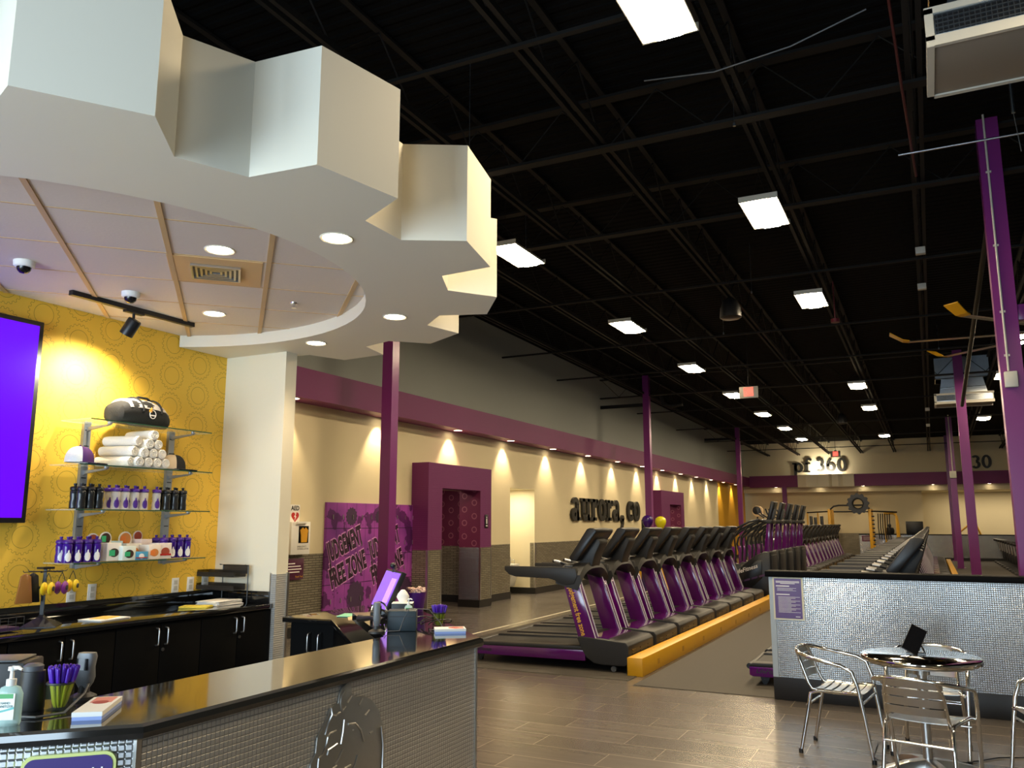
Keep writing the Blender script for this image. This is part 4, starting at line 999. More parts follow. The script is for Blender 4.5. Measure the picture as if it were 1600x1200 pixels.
# ---- sanitiser bottle
def sanit(x, y, z, s, label, rz=0, green=True):
    e = empty('sanitizer_bottle', (x, y, z), rz, label, 'bottle'); e.scale = (s, s, s)
    gl = mat('clear_green_gel', (.62,.86,.78,1), .08, alpha=.55)
    MB().lathe([(.036,0),(.039,.01),(.039,.095),(.03,.115),(.014,.122),(.001,.122)], seg=24, sy=.62).build('bottle', gl, e)
    MB().box(-.027,.027,-.0262,-.0245,.02,.10).build('label', M_paper, e, smooth=0)
    MB().prism([(-.022+.0,.085),(.022,.085),(.022,.099),(-.022,.099)], 'y', -.0268, -.026).build('label_band', mat('green_label','#3f9a52',.4), e)
    text('lettering', 'HAND\nSANITIZER', .010, mat('teal_lettering','#2f6f70',.5), e, (0, -.0268, .068), FY, .0003, 'CENTER')
    MB().prism([(-.027,.046),(.0,.052),(.027,.06),(.027,.053),(.0,.046),(-.027,.04)], 'y', -.0267, -.026).build('label_wave', mat('teal_wave','#5fb0a8',.4), e)
    MB().lathe([(.015,.12),(.015,.14),(.007,.142),(.006,.165),(.013,.167),(.012,.178),(.001,.18)], seg=16).tube([(0,0,.174),(.022,-.008,.176),(.036,-.013,.170)], [.007,.006,.004], 8).build('pump', M_paper, e)
    return e
sanit(-2.245, 1.475, DT, .84, 'clear green hand sanitizer bottle with white pump at the near left desk corner', .55)
sanit(-2.67, 4.03, DT, .62, 'small sanitizer bottle in front of the tissue box at the far desk end', .4)
# ---- pens in a cup
def pencup(x, y, z, label, n, s=1, tag_='near'):
    e = empty('pen_cup', (x, y, z), 0, label, 'cup')
    MB().lathe([(.036*s,0),(.037*s,.002),(.037*s,.074*s),(.0355*s,.074*s),(.0355*s,.004),(.001,.004)], seg=24).build('cup', mat('wire_cup', (.05,.06,.03,1), .4, .3, alpha=.18), e)
    MB().lathe([(.0375*s,.071*s),(.0385*s,.074*s),(.0375*s,.077*s)], seg=24).build('rim', M_dgrey, e)
    for i in range(n):
        a = 2*PI*i/n*2.399; r = .03*s*math.sqrt((i+.5)/n); x0, y0 = r*math.cos(a), r*math.sin(a)
        tx, ty = x0*1.25+.006*math.cos(a*3), y0*1.25+.006*math.sin(a*2)
        L = .145*s+.01*random.random()*s; p_s = .80*s
        p = empty('pen', (x+x0*.5, y+y0*.5, z+.006), 0, 'violet capped pen with yellow-green barrel standing in the %s pen cup' % tag_, 'pen', 'pens in the %s cup' % tag_)
        ax = Vector((tx-x0*.5+ (x0*.6), ty-y0*.5+(y0*.6), L)); p.rotation_euler = ax.to_track_quat('Z','Y').to_euler()
        p.scale = (1, 1, p_s)
        if i == 0:
            pr_ = p; MB().lathe([(.001,0),(.003,.01),(.0042,.02),(.0042,.10*s)], seg=8).build('barrel', M_peny, p)
            MB().lathe([(.0048,.088*s),(.0048,.14*s),(.003,.146*s),(.001,.147*s)], seg=8).build('cap', M_pen, p)
        else:
            for ch in list(pr_.children): 
                c_ = ch.copy(); C.objects.link(c_); c_.parent = p
pencup(-2.30, 1.66, DT, 'see-through cup full of violet and yellow pens at the near desk end', 28)
pencup(-2.33, 3.80, DT, 'see-through cup full of violet and yellow pens at the far desk end', 20, .95, 'far')
# ---- scanners in cradles
def scanner(x, y, z, rz, s, label):
    e = empty('barcode_scanner', (x, y, z), rz, label, 'scanner'); e.scale = (s, s, s)
    MB().lathe([(.045,0),(.044,.01),(.02,.022),(.016,.05),(.001,.05)], seg=20).build('stand', M_dgrey, e)
    def rr(z_, w, d, ox=0): return [(w*math.copysign(abs(math.cos(t))**.6, math.cos(t))+ox, d*math.copysign(abs(math.sin(t))**.6, math.sin(t)), z_) for t in [2*PI*k/16 for k in range(16)]]
    MB().loft([rr(.035,.016,.014), rr(.055,.030,.018), rr(.075,.036,.02), rr(.11,.03,.02,.002), rr(.145,.034,.021,.004), rr(.158,.03,.018,.004)]).build('head', mat('light_grey_plastic','#74777a',.4), e)
    MB().box(-.022,.022,-.023,-.02,.10,.14).build('window', M_screenb, e)
    return e
scanner(-2.37, 1.79, DT, .3, .86, 'grey barcode scanner in its stand beside the near pen cup')
scanner(-2.47, 3.45, DT, 2.2, .92, 'grey barcode scanner in front of the monitor at the far desk end')
# ---- flyers
def flyers(x, y, z, rz, w, l, h, label, red=True, ends=True):
    e = empty('flyer_stack', (x, y, z), rz, label, 'papers')
    MB().box(-w/2,w/2,-l/2,l/2,h*.45,h).build('white_sheets', M_paper, e)
    MB().box(-w/2+.001,w/2-.001,-l/2+.001,l/2-.001,0,h*.45).build('blue_sheets', mat('pale_blue_paper','#9fb2e6',.7), e)
    MB().box(-w/2+.01,w/2-.01,l*.1,l/2-.008,h,h+.0006).build('red_print', mat('salmon_print','#d98a7c',.6), e)
    MB().lathe([(.001,0),(w*.28,0),(w*.28,.0008),(.001,.0008)], (0,l*.12,h), 20).build('round_print', mat('red_print','#a8433c',.6), e)
    return e
flyers(-2.165, 1.685, DT, .66, .078, .21, .022, 'stack of flyers with red print at the near desk end')
flyers(-2.16, 3.63, DT, -.95, .095, .15, .022, 'white stack of cards on the far desk corner')
# ---- black tumbler and terminal at the left edge
e = empty('card_terminal', (-2.53, 1.66, DT), .6, 'black box shaped terminal behind the hand sanitizer', 'terminal')
MB().prism([(-.09,0),(.07,0),(.05,.125),(-.09,.125)], 'x', -.11, .07).build('body', M_dgrey, e, bevel=.006)
MB().box(-.09,.05,-.085,.045,.126,.132).build('pad', M_mgrey, e, bevel=.003)
e = empty('black_tumbler', (-2.37, 1.62, DT), 0, 'tall black tumbler with grey lid between sanitizer and pens', 'tumbler')
MB().lathe([(.034,0),(.036,.005),(.031,.108),(.001,.108)], seg=24, sx=1.1).build('body', M_dgrey, e)
MB().lathe([(.026,.108),(.027,.122),(.018,.128),(.001,.128)], seg=20).build('lid', M_mgrey, e)
b = MB().tube([(-2.36,1.80,DT+.05),(-2.30,1.74,DT+.03),(-2.22,1.62,DT+.006),(-2.24,1.55,DT+.005),(-2.33,1.52,DT+.005),(-2.4,1.56,DT+.01)], .0035, 6).build('cable', M_mgrey); tag(b, 'grey cable running from the near scanner to the black terminal', 'cable')
# ---- far end: receipt printer, monitor, bucket, tissues, handset, keyboard
e = empty('receipt_printer', (-2.42, 3.60, DT), .52, 'dark blue-grey box printer on the far end of the desk', 'printer')
MB().prism([(-.06,0),(.06,0),(.06,.085),(.045,.10),(-.06,.10)], 'x', -.072, .072).build('body', mat('slate_plastic','#2f3a3f',.45), e, bevel=.006)
MB().box(-.06,.06,-.062,-.059,.07,.075).box(.02,.03,-.03,-.02,.1,.103).build('paper_slot', M_black, e)
b = MB().tube([(-2.46,3.50,DT+.03),(-2.42,3.46,DT+.01),(-2.37,3.50,DT+.01),(-2.38,3.55,DT+.06),(-2.36,3.57,DT+.112),(-2.30,3.66,DT+.10),(-2.27,3.72,DT+.03),(-2.24,3.70,DT+.005),(-2.28,3.63,DT+.005)], .002, 6).build('cable', M_mgrey); tag(b, 'thin grey cable looping over the dark box printer', 'cable')
b = MB()
for k in range(3):
    pts = [(-2.42+.10*math.cos(t*.5+k)*.6+.05*k, 3.80+.06*math.sin(t*.5+k), DT+.008+.035*abs(math.sin(t*.37+k))) for t in range(14)]
    b.tube(pts, .003, 5)
tag(b.build('cable_tangle', M_black), 'black tangle of cables between the box printer and the far pen cup', 'cables')
mon = empty('monitor', (-3.0, 4.30, DT), 0, 'monitor with violet screen seen edge-on at the far desk end', 'monitor')
MB().lathe([(.09,0),(.09,.01),(.02,.015),(.016,.13),(.001,.13)], seg=20).build('stand', M_black, mon)
M3 = Matrix.Rotation(math.radians(228), 3, 'Z') @ Matrix.Rotation(math.radians(-24), 3, 'Y')   # local +x is the screen normal
MB().obox((0,0,.125), .03, .40, .25, M3).build('frame', M_black, mon, bevel=.004)
MB().obox(Vector((0,0,.125)) + M3 @ Vector((.0165,0,0)), .003, .375, .225, M3).build('display', M_violet2, mon, smooth=0)
MB().obox(Vector((0,0,.125)) + M3 @ Vector((.018,.1,.0)), .002, .12, .15, M3).build('dialog_window', mat('lavender_window', (.3,.2,.7,1), .3, emit=(.4,.18,.9,1), es=.8), mon, smooth=0)
e = empty('webcam', (-3.0+.03, 4.30, DT+.245), 0, 'black webcam standing above the monitor', 'webcam'); MB().sphere((0,0,.03), .018).tube([(0,0,-.01),(.01,.005,.02)], .006, 6).build('body', M_black, e)
bk = empty('candy_bucket', (-2.85, 4.38, DT), 0, 'purple bucket filled with wrapped candy at the far desk end', 'bucket')
MB().lathe([(.045,0),(.062,.115),(.060,.115),(.044,.004),(.001,.004)], seg=24).build('bucket', mat('purple_bucket_plastic','#4d1a70',.35), bk)
b = MB()
for k in range(40):
    a, r = random.uniform(0, 6.28), .052*math.sqrt(random.random()); b.obox((r*math.cos(a), r*math.sin(a), .11+random.uniform(0,.03)), .022, .014, .01, Matrix.Rotation(random.uniform(0,3), 3, 'Z') @ Matrix.Rotation(random.uniform(-.6,.6), 3, 'X'))
tag(b.build('candy_pile', mat('wrapped_candy','#d9b7a6',.5, noise=.5, nscale=60), bk), kind='stuff')
tb = empty('tissue_box', (-2.77, 4.12, DT), .5, 'black tissue box with a white tissue sticking up beside the monitor', 'tissue box')
MB().box(-.06,.06,-.055,.055,0,.075).build('box', M_black, tb, bevel=.004)
MB().box(-.06,.06,-.055,.055,.0752,.078).build('lid_panel', M_paper, tb)
MB().loft([[(.02*math.cos(t)*w, .012*math.sin(t)*w+o, z) for t in [2*PI*k/10 for k in range(10)]] for z, w, o in ((.078,1,0),(.11,1.9,.004),(.13,1.4,-.004),(.15,.5,.0))]).build('tissue', M_paper, tb)
kb = empty('keyboard', (-3.62, 4.98, .882), -.75, 'grey-brown keyboard on the low counter by the monitor', 'keyboard')
MB().prism([(-.075,0),(.075,0),(.075,.018),(-.075,.010)], 'x', -.2, .2).build('case', M_dgrey, kb, bevel=.003)
b = MB()
for r in range(5):
    for c_ in range(14): b.box(-.19+.027*c_, -.167+.027*c_, -.065+.026*r, -.044+.026*r, .012+.0015*r, .020+.0015*r)
b.build('keys', mat('worn_keys','#4b433a',.6), kb, smooth=0)
hs = empty('handset', (-3.05, 3.98, DT-.0), -.2, 'black handset lying at the inner edge of the far desk end', 'handset')
MB().tube([(-.10,0,.02),(-.06,0,.022),(0,0,.03),(.06,0,.022),(.09,0,.018)], [.02,.016,.012,.018,.02], 10).build('body', M_black, hs)
hs.location = (-2.72, 3.75, DT)
hp = empty('headphones', (-3.10, 4.22, DT-.0), .6, 'black headphones with chrome band leaning by the monitor foot', 'headphones')
hp.location = (-2.80, 3.93, DT)
MB().tube([(.04*math.cos(t*PI/10),0,.05+.045*math.sin(t*PI/10)) for t in range(11)], .005, 6).build('band', M_chrome, hp)
for s in (-1, 1): MB().lathe([(.001,-.008),(.025,-.008),(.025,.008),(.001,.008)], (.04*s,0,.028), 14, 'x').build('ear_cup', M_black, hp)
papers(-4.12, 5.42, .882, 2, .16, .22, mat('mint_paper','#8fd0ae',.7), 'mint green papers on the low counter', .3, grp=None)
papers(-3.95, 5.28, .882, 2, .14, .2, mat('cream_folder','#d9bd8f',.7), 'cream papers beside the mint green ones', .7, grp=None)

# ============================================================ TREADMILLS
def make_treadmill():
    t = empty('treadmill')
    MB().prism([(.02,.20),(1.5,.235),(1.5,.20),(.04,.165)], 'y', -.30, .30).build('belt', M_belt, t, smooth=0)
    for s in (-1, 1):
        y0, y1 = (-.445, -.30) if s < 0 else (.30, .445)
        r = MB().prism([(.0,.10),(.03,.085),(1.48,.095),(1.48,.21),(.0,.185)], 'y', *( (-.445,-.40) if s < 0 else (.40,.445))).build('side_rail', M_tpurple, t, bevel=.006)
        MB().prism([(.0,.185),(1.48,.21),(1.48,.25),(.03,.222),(.0,.205)], 'y', y0, y1).build('foot_rail', M_dgrey, t, bevel=.006)
        # upright: slanted purple box with a bright front edge
        u = MB().loft([[(x0, ya, z), (x1, ya, z), (x1, yb, z), (x0, yb, z)] for z, x0, x1, ya, yb in ((.26,1.42,1.63,s*.437,s*.345),(1.02,1.19,1.38,s*.427,s*.335))]).build('upright', M_tpurple, t, bevel=.012)
        MB().tube([(1.628,s*.432,.27),(1.380,s*.422,1.01)], .006, 6).tube([(1.632,s*.355,.27),(1.384,s*.345,1.01)], .005, 6).build('edge_strip', M_strip, u)
        # arm with rounded drop end
        ya, yb = (s*.45, s*.385)
        MB().prism([(.48,1.095),(.48,1.05),(.54,1.0),(.62,.978),(1.05,.968),(1.12,.95),(1.18,.915),(1.26,.90),(1.36,.915),(1.40,1.0),(1.38,1.09),(1.25,1.10)], 'y', min(ya,yb), max(ya,yb)).build('handrail', M_dgrey, t, bevel=.012)
        MB().lathe([(.001,-.02),(.025,-.02),(.025,.02),(.001,.02)], (.13,s*.36,.028), 12, 'y').prism([(.10,.03),(.16,.03),(.18,.10),(.08,.10)], 'y', s*.36-.01, s*.36+.01).build('foot', M_black, t)
        MB().lathe([(.001,-.02),(.03,-.02),(.03,.02),(.001,.02)], (1.80,s*.40,.03), 14, 'y').build('wheel', M_mgrey, t)
    MB().tube([(.0,-.42,.185),(.0,.42,.185)], .03, 10).build('rear_roller', M_black, t)
    hood = MB().prism([(1.385,.34),(1.43,.24),(1.49,.14),(1.58,.08),(1.66,.068),(1.94,.068),(1.985,.10),(1.985,.28),(1.95,.318),(1.42,.355)], 'y', -.45, .45).build('motor_cover', M_dgrey, t, bevel=.010, smooth=20)
    MB().prism([(1.50,.35),(1.52,.356),(1.74,.345),(1.74,.33)], 'y', -.38, .38).build('cover_panel', M_tpurple, hood)
    b = MB()
    for y in (-.33, -.05, .23): b.box(1.98,1.99,y,y+.12,.185,.20).box(1.98,1.99,y,y+.12,.22,.235)
    b.box(1.98,1.99,-.02,.06,.13,.15); b.build('vents', M_black, hood)
    # arched yoke between the uprights
    R = []
    for k in range(17):
        y = -.44+.055*k; u = abs(y)/.44; zc = 1.10-.13*u**3; th = .055+.05*u**2
        R.append([(1.13,y,zc-th*.5+.0), (1.36+.04*u,y,zc-th-.02*u), (1.47-.02*u,y,zc-.02), (1.43,y,zc+.045), (1.15,y,zc+.03)])
    MB().loft(R).build('console_yoke', M_dgrey, t, smooth=50)
    for s in (-1, 1): MB().lathe([(.001,.02),(.045,.02),(.052,.05),(.046,.052),(.04,.03),(.001,.03)], (1.24,.30*s,1.06), 16).build('cup_holder', M_mgrey, t)
    MB().tube([(1.20,-.16,1.10),(1.10,-.16,1.13),(.98,-.16,1.155)], .018, 10).tube([(1.20,.16,1.10),(1.10,.16,1.13),(.98,.16,1.155)], .018, 10).tube([(1.20,-.16,1.10),(1.20,.16,1.10)], .018, 10).build('grip_bar', M_black, t)
    for s in (-1, 1): MB().tube([(1.08,.16*s,1.135),(1.0,.16*s,1.151)], .020, 10).build('sensor_grip', M_brushed, t)
    MB().prism([(1.25,1.08),(1.45,1.08),(1.49,1.22),(1.56,1.36),(1.555,1.40),(1.50,1.42),(1.36,1.24)], 'y', -.13, .13).build('neck', M_dgrey, t, bevel=.012)
    d = MB().prism([(1.235,1.20),(1.255,1.165),(1.325,1.16),(1.575,1.49),(1.57,1.525),(1.49,1.535),(1.46,1.525)], 'y', -.29, .29).build('display', M_black, t, bevel=.012)
    Md = Matrix.Rotation(math.atan2(.33, .225), 3, 'Y')
    v0, v1 = Vector((1.243,0,1.215)), Vector((1.462,0,1.505)); n_ = Vector((v0.z-v1.z, 0, v1.x-v0.x)).normalized()
    MB().loft([[v0+n_*.001+Vector((0,-.25,0)), v0+n_*.001+Vector((0,.25,0)), v0+n_*.004+Vector((0,.25,0)), v0+n_*.004+Vector((0,-.25,0))], [v1+n_*.001+Vector((0,-.25,0)), v1+n_*.001+Vector((0,.25,0)), v1+n_*.004+Vector((0,.25,0)), v1+n_*.004+Vector((0,-.25,0))]]).build('screen_glass', M_screenb, d, smooth=0)
    # lettering down the outer face of the near upright and on the rail
    a = math.atan2(1.02-.26, 1.20-1.43)
    rot = (Matrix.Rotation(R90, 4, 'X') @ Matrix.Rotation(a+PI, 4, 'Z')).to_euler()
    text('lettering', 'judgement free zone', .088, M_ytext, t, (1.285, -.4392, .875), rot, .0005, offset=.0018, sx=.74)
    text('lettering', 'LifeFitness', .06, M_black, t, (.06, -.4462, .125), FY, .0005, shear=.3, offset=.001)
    return t
ords += ['twenty-first', 'twenty-second', 'twenty-third', 'twenty-fourth', 'twenty-fifth', 'twenty-sixth', 'twenty-seventh', 'twenty-eighth']
tm = make_treadmill()
def treadrow(x, y0, n, dy, fmt, group, s=1):
    for i in range(n):
        put(tm, x, y0+dy*i, .006, 0, fmt % ords[i] , 'treadmill', group, key='tm', s=s)
treadrow(-5.0, 9.27, 8, 1.035, 'black and purple treadmill in the front left row, %s from the yellow beam end', 'front treadmills of the left row')
treadrow(-5.0, 24.2, 14, 1.04, 'black and purple treadmill beyond the stair climbers, %s counted away from the camera', 'far treadmills of the left row')
treadrow(-1.74, 9.22, 27, 1.035, 'treadmill in the row behind the low metal wall, %s counted away from the camera', 'treadmills of the right row', (1.06, .97, .95))

# ============================================================ STAIR CLIMBERS
def make_climber():
    s = empty('stair_climber')
    body = MB().prism([(-.74,.44),(-.70,.50),(-.45,.76),(-.22,.93),(-.02,1.02),(.10,1.02),(.10,.60),(.08,.28),(.02,.10),(-.10,.04),(-.52,.04),(-.58,.12),(-.66,.26)], 'y', -.40, .40).build('housing', M_black, s, bevel=.03)
    MB().prism([(-.66,.44),(-.42,.70),(-.2,.84),(-.08,.86),(-.08,.5),(-.30,.30),(-.55,.30)], 'y', -.412, -.398).build('side_panel', mat('satin_black','#1a1c1e',.3), body, bevel=.01)
    MB().box(.06,.115,-.33,.33,.10,.95).build('front_cover', M_dgrey, body, bevel=.02)
    text('lettering', 'LifeFitness', .115, M_wtext, s, (-.62, -.4145, .55), (R90, -.32, 0), .0005, shear=.3, offset=.002)
    b = MB()
    for k in range(4): b.prism([(-.60+.15*k,.37+.045*k),(-.48+.15*k,.405+.045*k),(-.47+.15*k,.445+.045*k),(-.59+.15*k,.41+.045*k)], 'y', -.4135, -.412)
    b.build('side_pattern', mat('faded_purple_print','#4a2a55',.5), s)
    for k in range(4):
        st_ = MB().box(-1.22+.16*k, -.98+.16*k, -.30, .30, .16+.17*k, .21+.17*k).build('step', M_dgrey, s, bevel=.006)
        MB().box(-1.222+.16*k, -1.205+.16*k, -.28, .28, .195+.17*k, .213+.17*k).build('step_edge', M_yellow, st_)
    for y in (-.34, .34):
        MB().prism([(-1.28,.04),(-.5,.04),(-.5,.75),(-.62,.78),(-.90,.50),(-1.28,.20)], 'y', y-.03, y+.03).build('stair_side', M_black, s, bevel=.01)
        MB().prism([(-.90,.30),(-.80,.30),(-.84,1.08),(-.92,1.08)], 'y', y-.02, y+.02).build('rear_post', M_tpurple, s, bevel=.006)
        MB().tube([(-.90,y,.95),(-.94,y,1.12),(-.90,y,1.26),(-.70,y,1.42),(-.30,y,1.62),(-.12,y,1.66),(.02,y*.8,1.60)], .022, 10).build('handrail', M_black, s)
        MB().tube([(-.62,y,.80),(-.60,y,1.0),(-.62,y,1.30),(-.45,y,1.54)], .018, 8).build('rail_brace', M_black, s)
        MB().prism([(-.06,.98),(.05,.98),(.10,1.64),(.03,1.64)], 'y', y*.55-.035, y*.55+.035).build('upright', M_tpurple, s, bevel=.01)
    MB().box(-.08,.14,-.26,.26,1.58,1.66).build('console_tray', M_dgrey, s, bevel=.02)
    MB().prism([(.02,1.64),(.09,1.64),(.20,2.02),(.13,2.04)], 'y', -.22, .22).build('display', M_black, s, bevel=.015)
    MB().prism([(.10,1.66),(.14,1.68),(.19,1.9),(.15,1.86)], 'y', -.12, .12).build('display_back', M_mgrey, s, bevel=.008)
    MB().tube([(-.02,-.2,1.7),(-.14,-.2,1.78),(-.18,-.2,1.9)], .016, 8).tube([(-.02,.2,1.7),(-.14,.2,1.78),(-.18,.2,1.9)], .016, 8).build('grips', M_black, s)
    return s
cm = make_climber()
for i in range(5): put(cm, -3.05, 17.95+1.12*i, .006, 0, 'tall black stair climber with purple uprights, %s counted from the front treadmills' % ords[i], 'stair climber', 'stair climbers in the left row', key='cm')
# yellow beams (power raceways) in front of the rows
def beam(x, y0, y1, w, h, label):
    e = empty('floor_raceway', (x, y0, 0), 0, label, 'beam')
    MB().box(0,w,0,y1-y0,0,h).build('beam', M_yellow, e, bevel=.006)
    b = MB(); n = int((y1-y0)/1.03)
    for k in range(n): b.box(w-.001,w+.002,.55+1.03*k,.62+1.03*k,h*.3,h*.6)
    b.build('outlet_covers', mat('dark_yellow_plate','#b98412',.5), e)
    b = MB()
    for k in range(n*2): b.lathe([(.008,0),(.008,.003),(.001,.004)], (w*.3,.3+.515*k,h), 6)
    b.build('screws', M_brushed, e)
beam(-3.0, 8.72, 17.35, .17, .19, 'long yellow beam on the floor in front of the left treadmills')
beam(-2.95, 17.36, 39.0, .17, .19, 'yellow beam continuing past the stair climbers')
beam(.42, 9.2, 37.5, .15, .19, 'yellow beam on the floor at the right of the right treadmill row')
b = empty('round_pad_machine', (-5.42, 30.0, 2.03), 0, 'round black pad with pale tan rim on a post beyond the stair climbers', 'machine')
MB().lathe([(.001,-.13),(.14,-.10),(.17,0),(.14,.10),(.001,.13)], seg=20, axis='y').build('drum', M_black, b); MB().lathe([(.16,-.09),(.19,-.08),(.19,.03),(.17,.03)], (.025,0,-.03), seg=20, axis='y').build('rim', mat('pale_tan','#d9b889',.5), b); MB().tube([(0,0,-.12),(0,0,-2.03)], .03, 8).build('post', M_black, b)

# ============================================================ FUNCTIONAL RIG at the far end
rg_ = empty('training_rig', (-4.9, 39.3, 0), 0, 'yellow and black training rig at the far end', 'rig')
for x, y in ((.9,0),(2.55,0),(.9,1.3),(2.55,1.3)):
    MB().box(x-.06,x+.06,y-.06,y+.06,.0,2.2).build('post', M_yellow, rg_, bevel=.01)
for x in (-.1, .35, 3.1, 3.55): MB().box(x-.03,x+.03,.6,.66,.0,2.05).build('side_post', M_yellow, rg_, bevel=.006)
MB().tube([(.9,0,2.14),(1.1,0,2.32),(1.3,0,2.36),(2.4,0,2.36),(2.55,0,2.2)], .035, 8).build('arch_bar', M_black, rg_)
MB().tube([(.9,0,2.1),(-.1,.6,2.06)], .03, 8).tube([(2.55,0,2.1),(3.6,.6,2.06)], .03, 8).tube([(.9,1.3,2.1),(2.55,1.3,2.1)], .03, 8).build('cross_bars', M_black, rg_)
MB().tube([(3.1,.63,2.0),(3.45,.63,2.0),(3.58,.63,1.9),(3.62,.63,1.5),(3.62,.63,.1)], .045, 8).build('bent_post', M_yellow, rg_)
for k in range(10): MB().lathe([(.001,0),(.03,0),(.03,.10),(.001,.1)], (2.62,0,.35+.17*k), 8, 'x').build('peg', M_black, rg_)
for k in range(6): MB().tube([(2.85+.09*k,.5,2.0),(2.83+.09*k,.45,1.4),(2.86+.09*k,.5,.9)], .022, 6).build('strap', M_black, rg_)
for (a, z0, z1) in ((.0, 1.2, 1.9), (.18, 1.15, 1.85), (.45, 1.2, 1.9)): MB().box(a,a+.12,.5,.7,z0,z1).build('weight_pad', M_black, rg_, bevel=.01)
ty = empty('tractor_tyre', (-2.78, 39.1, 2.42), 0, 'big black knobbly tyre hanging on the far training rig', 'tyre')
o_ = gearpoly(0, 0, .40, 12, .14); i_ = [(.24*math.cos(2*PI*k/48), .24*math.sin(2*PI*k/48)) for k in range(48)]
MB().ringpoly(o_, i_, -.13, .13, lambda u, w, t: (u, t, w)).build('tread', M_black, ty, smooth=0)
MB().ringpoly([(.25*math.cos(2*PI*k/24), .25*math.sin(2*PI*k/24)) for k in range(24)], [(.19*math.cos(2*PI*k/24), .19*math.sin(2*PI*k/24)) for k in range(24)], -.09, .09, lambda u, w, t: (u, t, w)).build('rim', M_joist, ty)
MB().tube([(0,0,.38),(0,0,.62)], .01, 6).build('hook', M_joist, ty)

# ============================================================ BAFFLE, EXIT SIGNS, FAR WALL
bf = empty('white_wall_panels', (-5.55, 41.5, 3.27), 0, 'faceted white panel box below the pf 360 letters', 'panel')
for i, (a, c_, d0, d1) in enumerate(((0,.40,.0,-.12),(.40,.95,-.12,-.02),(.95,1.42,-.22,-.22),(1.42,1.55,-.22,.0),(1.55,1.83,-.18,-.18),(1.83,2.02,-.18,.02),(2.02,2.5,-.10,-.02))):
    MB().prism([(a,d0),(c_,d1),(c_,.12),(a,.12)], 'z', 0, .58).build('facet_panel', M_white, bf, smooth=0)
l = lamp('panel_wash_lamp', 'AREA', (-4.35, 41.55, 3.95), 28, (1, .9, .7), (math.radians(120), 0, 0), shape='RECTANGLE', size=1.0, size_y=.1)
def exitsign(x, y, z, s, label, ceilz):
    e = empty('exit_sign', (x, y, z), 0, label, 'exit sign', 'exit signs'); e.scale = (s, s, s)
    MB().box(-.19,.19,-.025,.025,-.12,.12).build('housing', M_steelw, e, bevel=.006)
    MB().box(-.10,.10,-.029,-.024,-.085,.105).build('lit_panel', mat('exit_panel_lit','#ff9a8a',.5,emit=(1,.12,.08,1),es=.7), e)
    text('lettering', 'EXIT', .13, M_redlit, e, (0, -.031, -.05), FY, .0006, 'CENTER', offset=.003, sx=.62)
    MB().box(-.05,.05,-.03,.03,.12,.145).tube([(0,0,.14),(0,0,(ceilz-z)/s)], .008, 6).build('stem', M_joist, e)
exitsign(-3.22, 17.52, 4.3, 1.0, 'white exit sign with red glow hanging beside the left row of lights', cz(17.5))
exitsign(-3.7, 40.6, 4.72, 1.15, 'far exit sign in front of the pf 360 letters', cz(40.6))
# far low wall
bw = empty('low_metal_wall', (-2.95, 40.95, 0), 0, 'long low metal-faced wall at the far end behind the treadmills', 'low wall')
MB().box(0,11.6,0,.14,.1,1.07).build('metal_panel', M_tilex, bw, smooth=0)
MB().box(-.02,11.6,-.03,.17,1.07,1.11).build('cap', M_lam, bw); MB().box(0,11.6,-.008,.15,0,.12).build('base', M_base, bw)
s = empty('low_wall_sign', (-2.85, 40.94, .78), 0, 'small purple sign on the left end of the far low wall', 'sign'); MB().box(0,.5,-.01,0,0,.26).build('plate', mat('purple_red_plate','#6d2143',.4), s)
b = MB()
for k in range(3): b.box(.06,.44-.05*k,-.012,-.01,.18-.06*k,.195-.06*k)
b.build('text_lines', M_wtext, s)
b = MB().box(-.35,.35,-.2,.2,0,.62).build('monitor_box', M_black, bevel=.02, loc=(-.68, 41.8, 1.05)); tag(b, 'black box standing behind the far low wall', 'box')
b = MB().box(-2.3, .2, 41.3, 42.1, 0, 1.05).build('storage_unit', M_lam); tag(b, 'low black storage unit behind the far low wall', 'cabinet')
p = MB().lathe([(.001,0),(.06,.02),(.07,.1),(.04,.16),(.001,.17)], (-1.70,41.6,1.40), 12).lathe([(.15,-.35),(.16,-.3),(.2,-.15),(.16,-.02),(.05,0),(.04,.02)], (-1.70,41.6,1.40), 12).build('black_bottle_shape', M_dgrey); p.name = 'training_bust'; tag(p, 'small dark rounded bust shape showing above the far low wall', 'bust')
p = empty('yellow_bench', (1.45, 42.0, 0), 0, 'yellow framed machine with black pad behind the third right column', 'machine')
MB().tube([(-.5,0,.0),(-.45,0,1.1),(.0,0,1.5),(.3,0,1.55),(.45,0,1.1),(.5,0,.0)], .04, 8).build('frame', M_yellow, p); MB().box(.05,.35,-.15,.15,1.05,1.6).build('pad', M_black, p, bevel=.03)
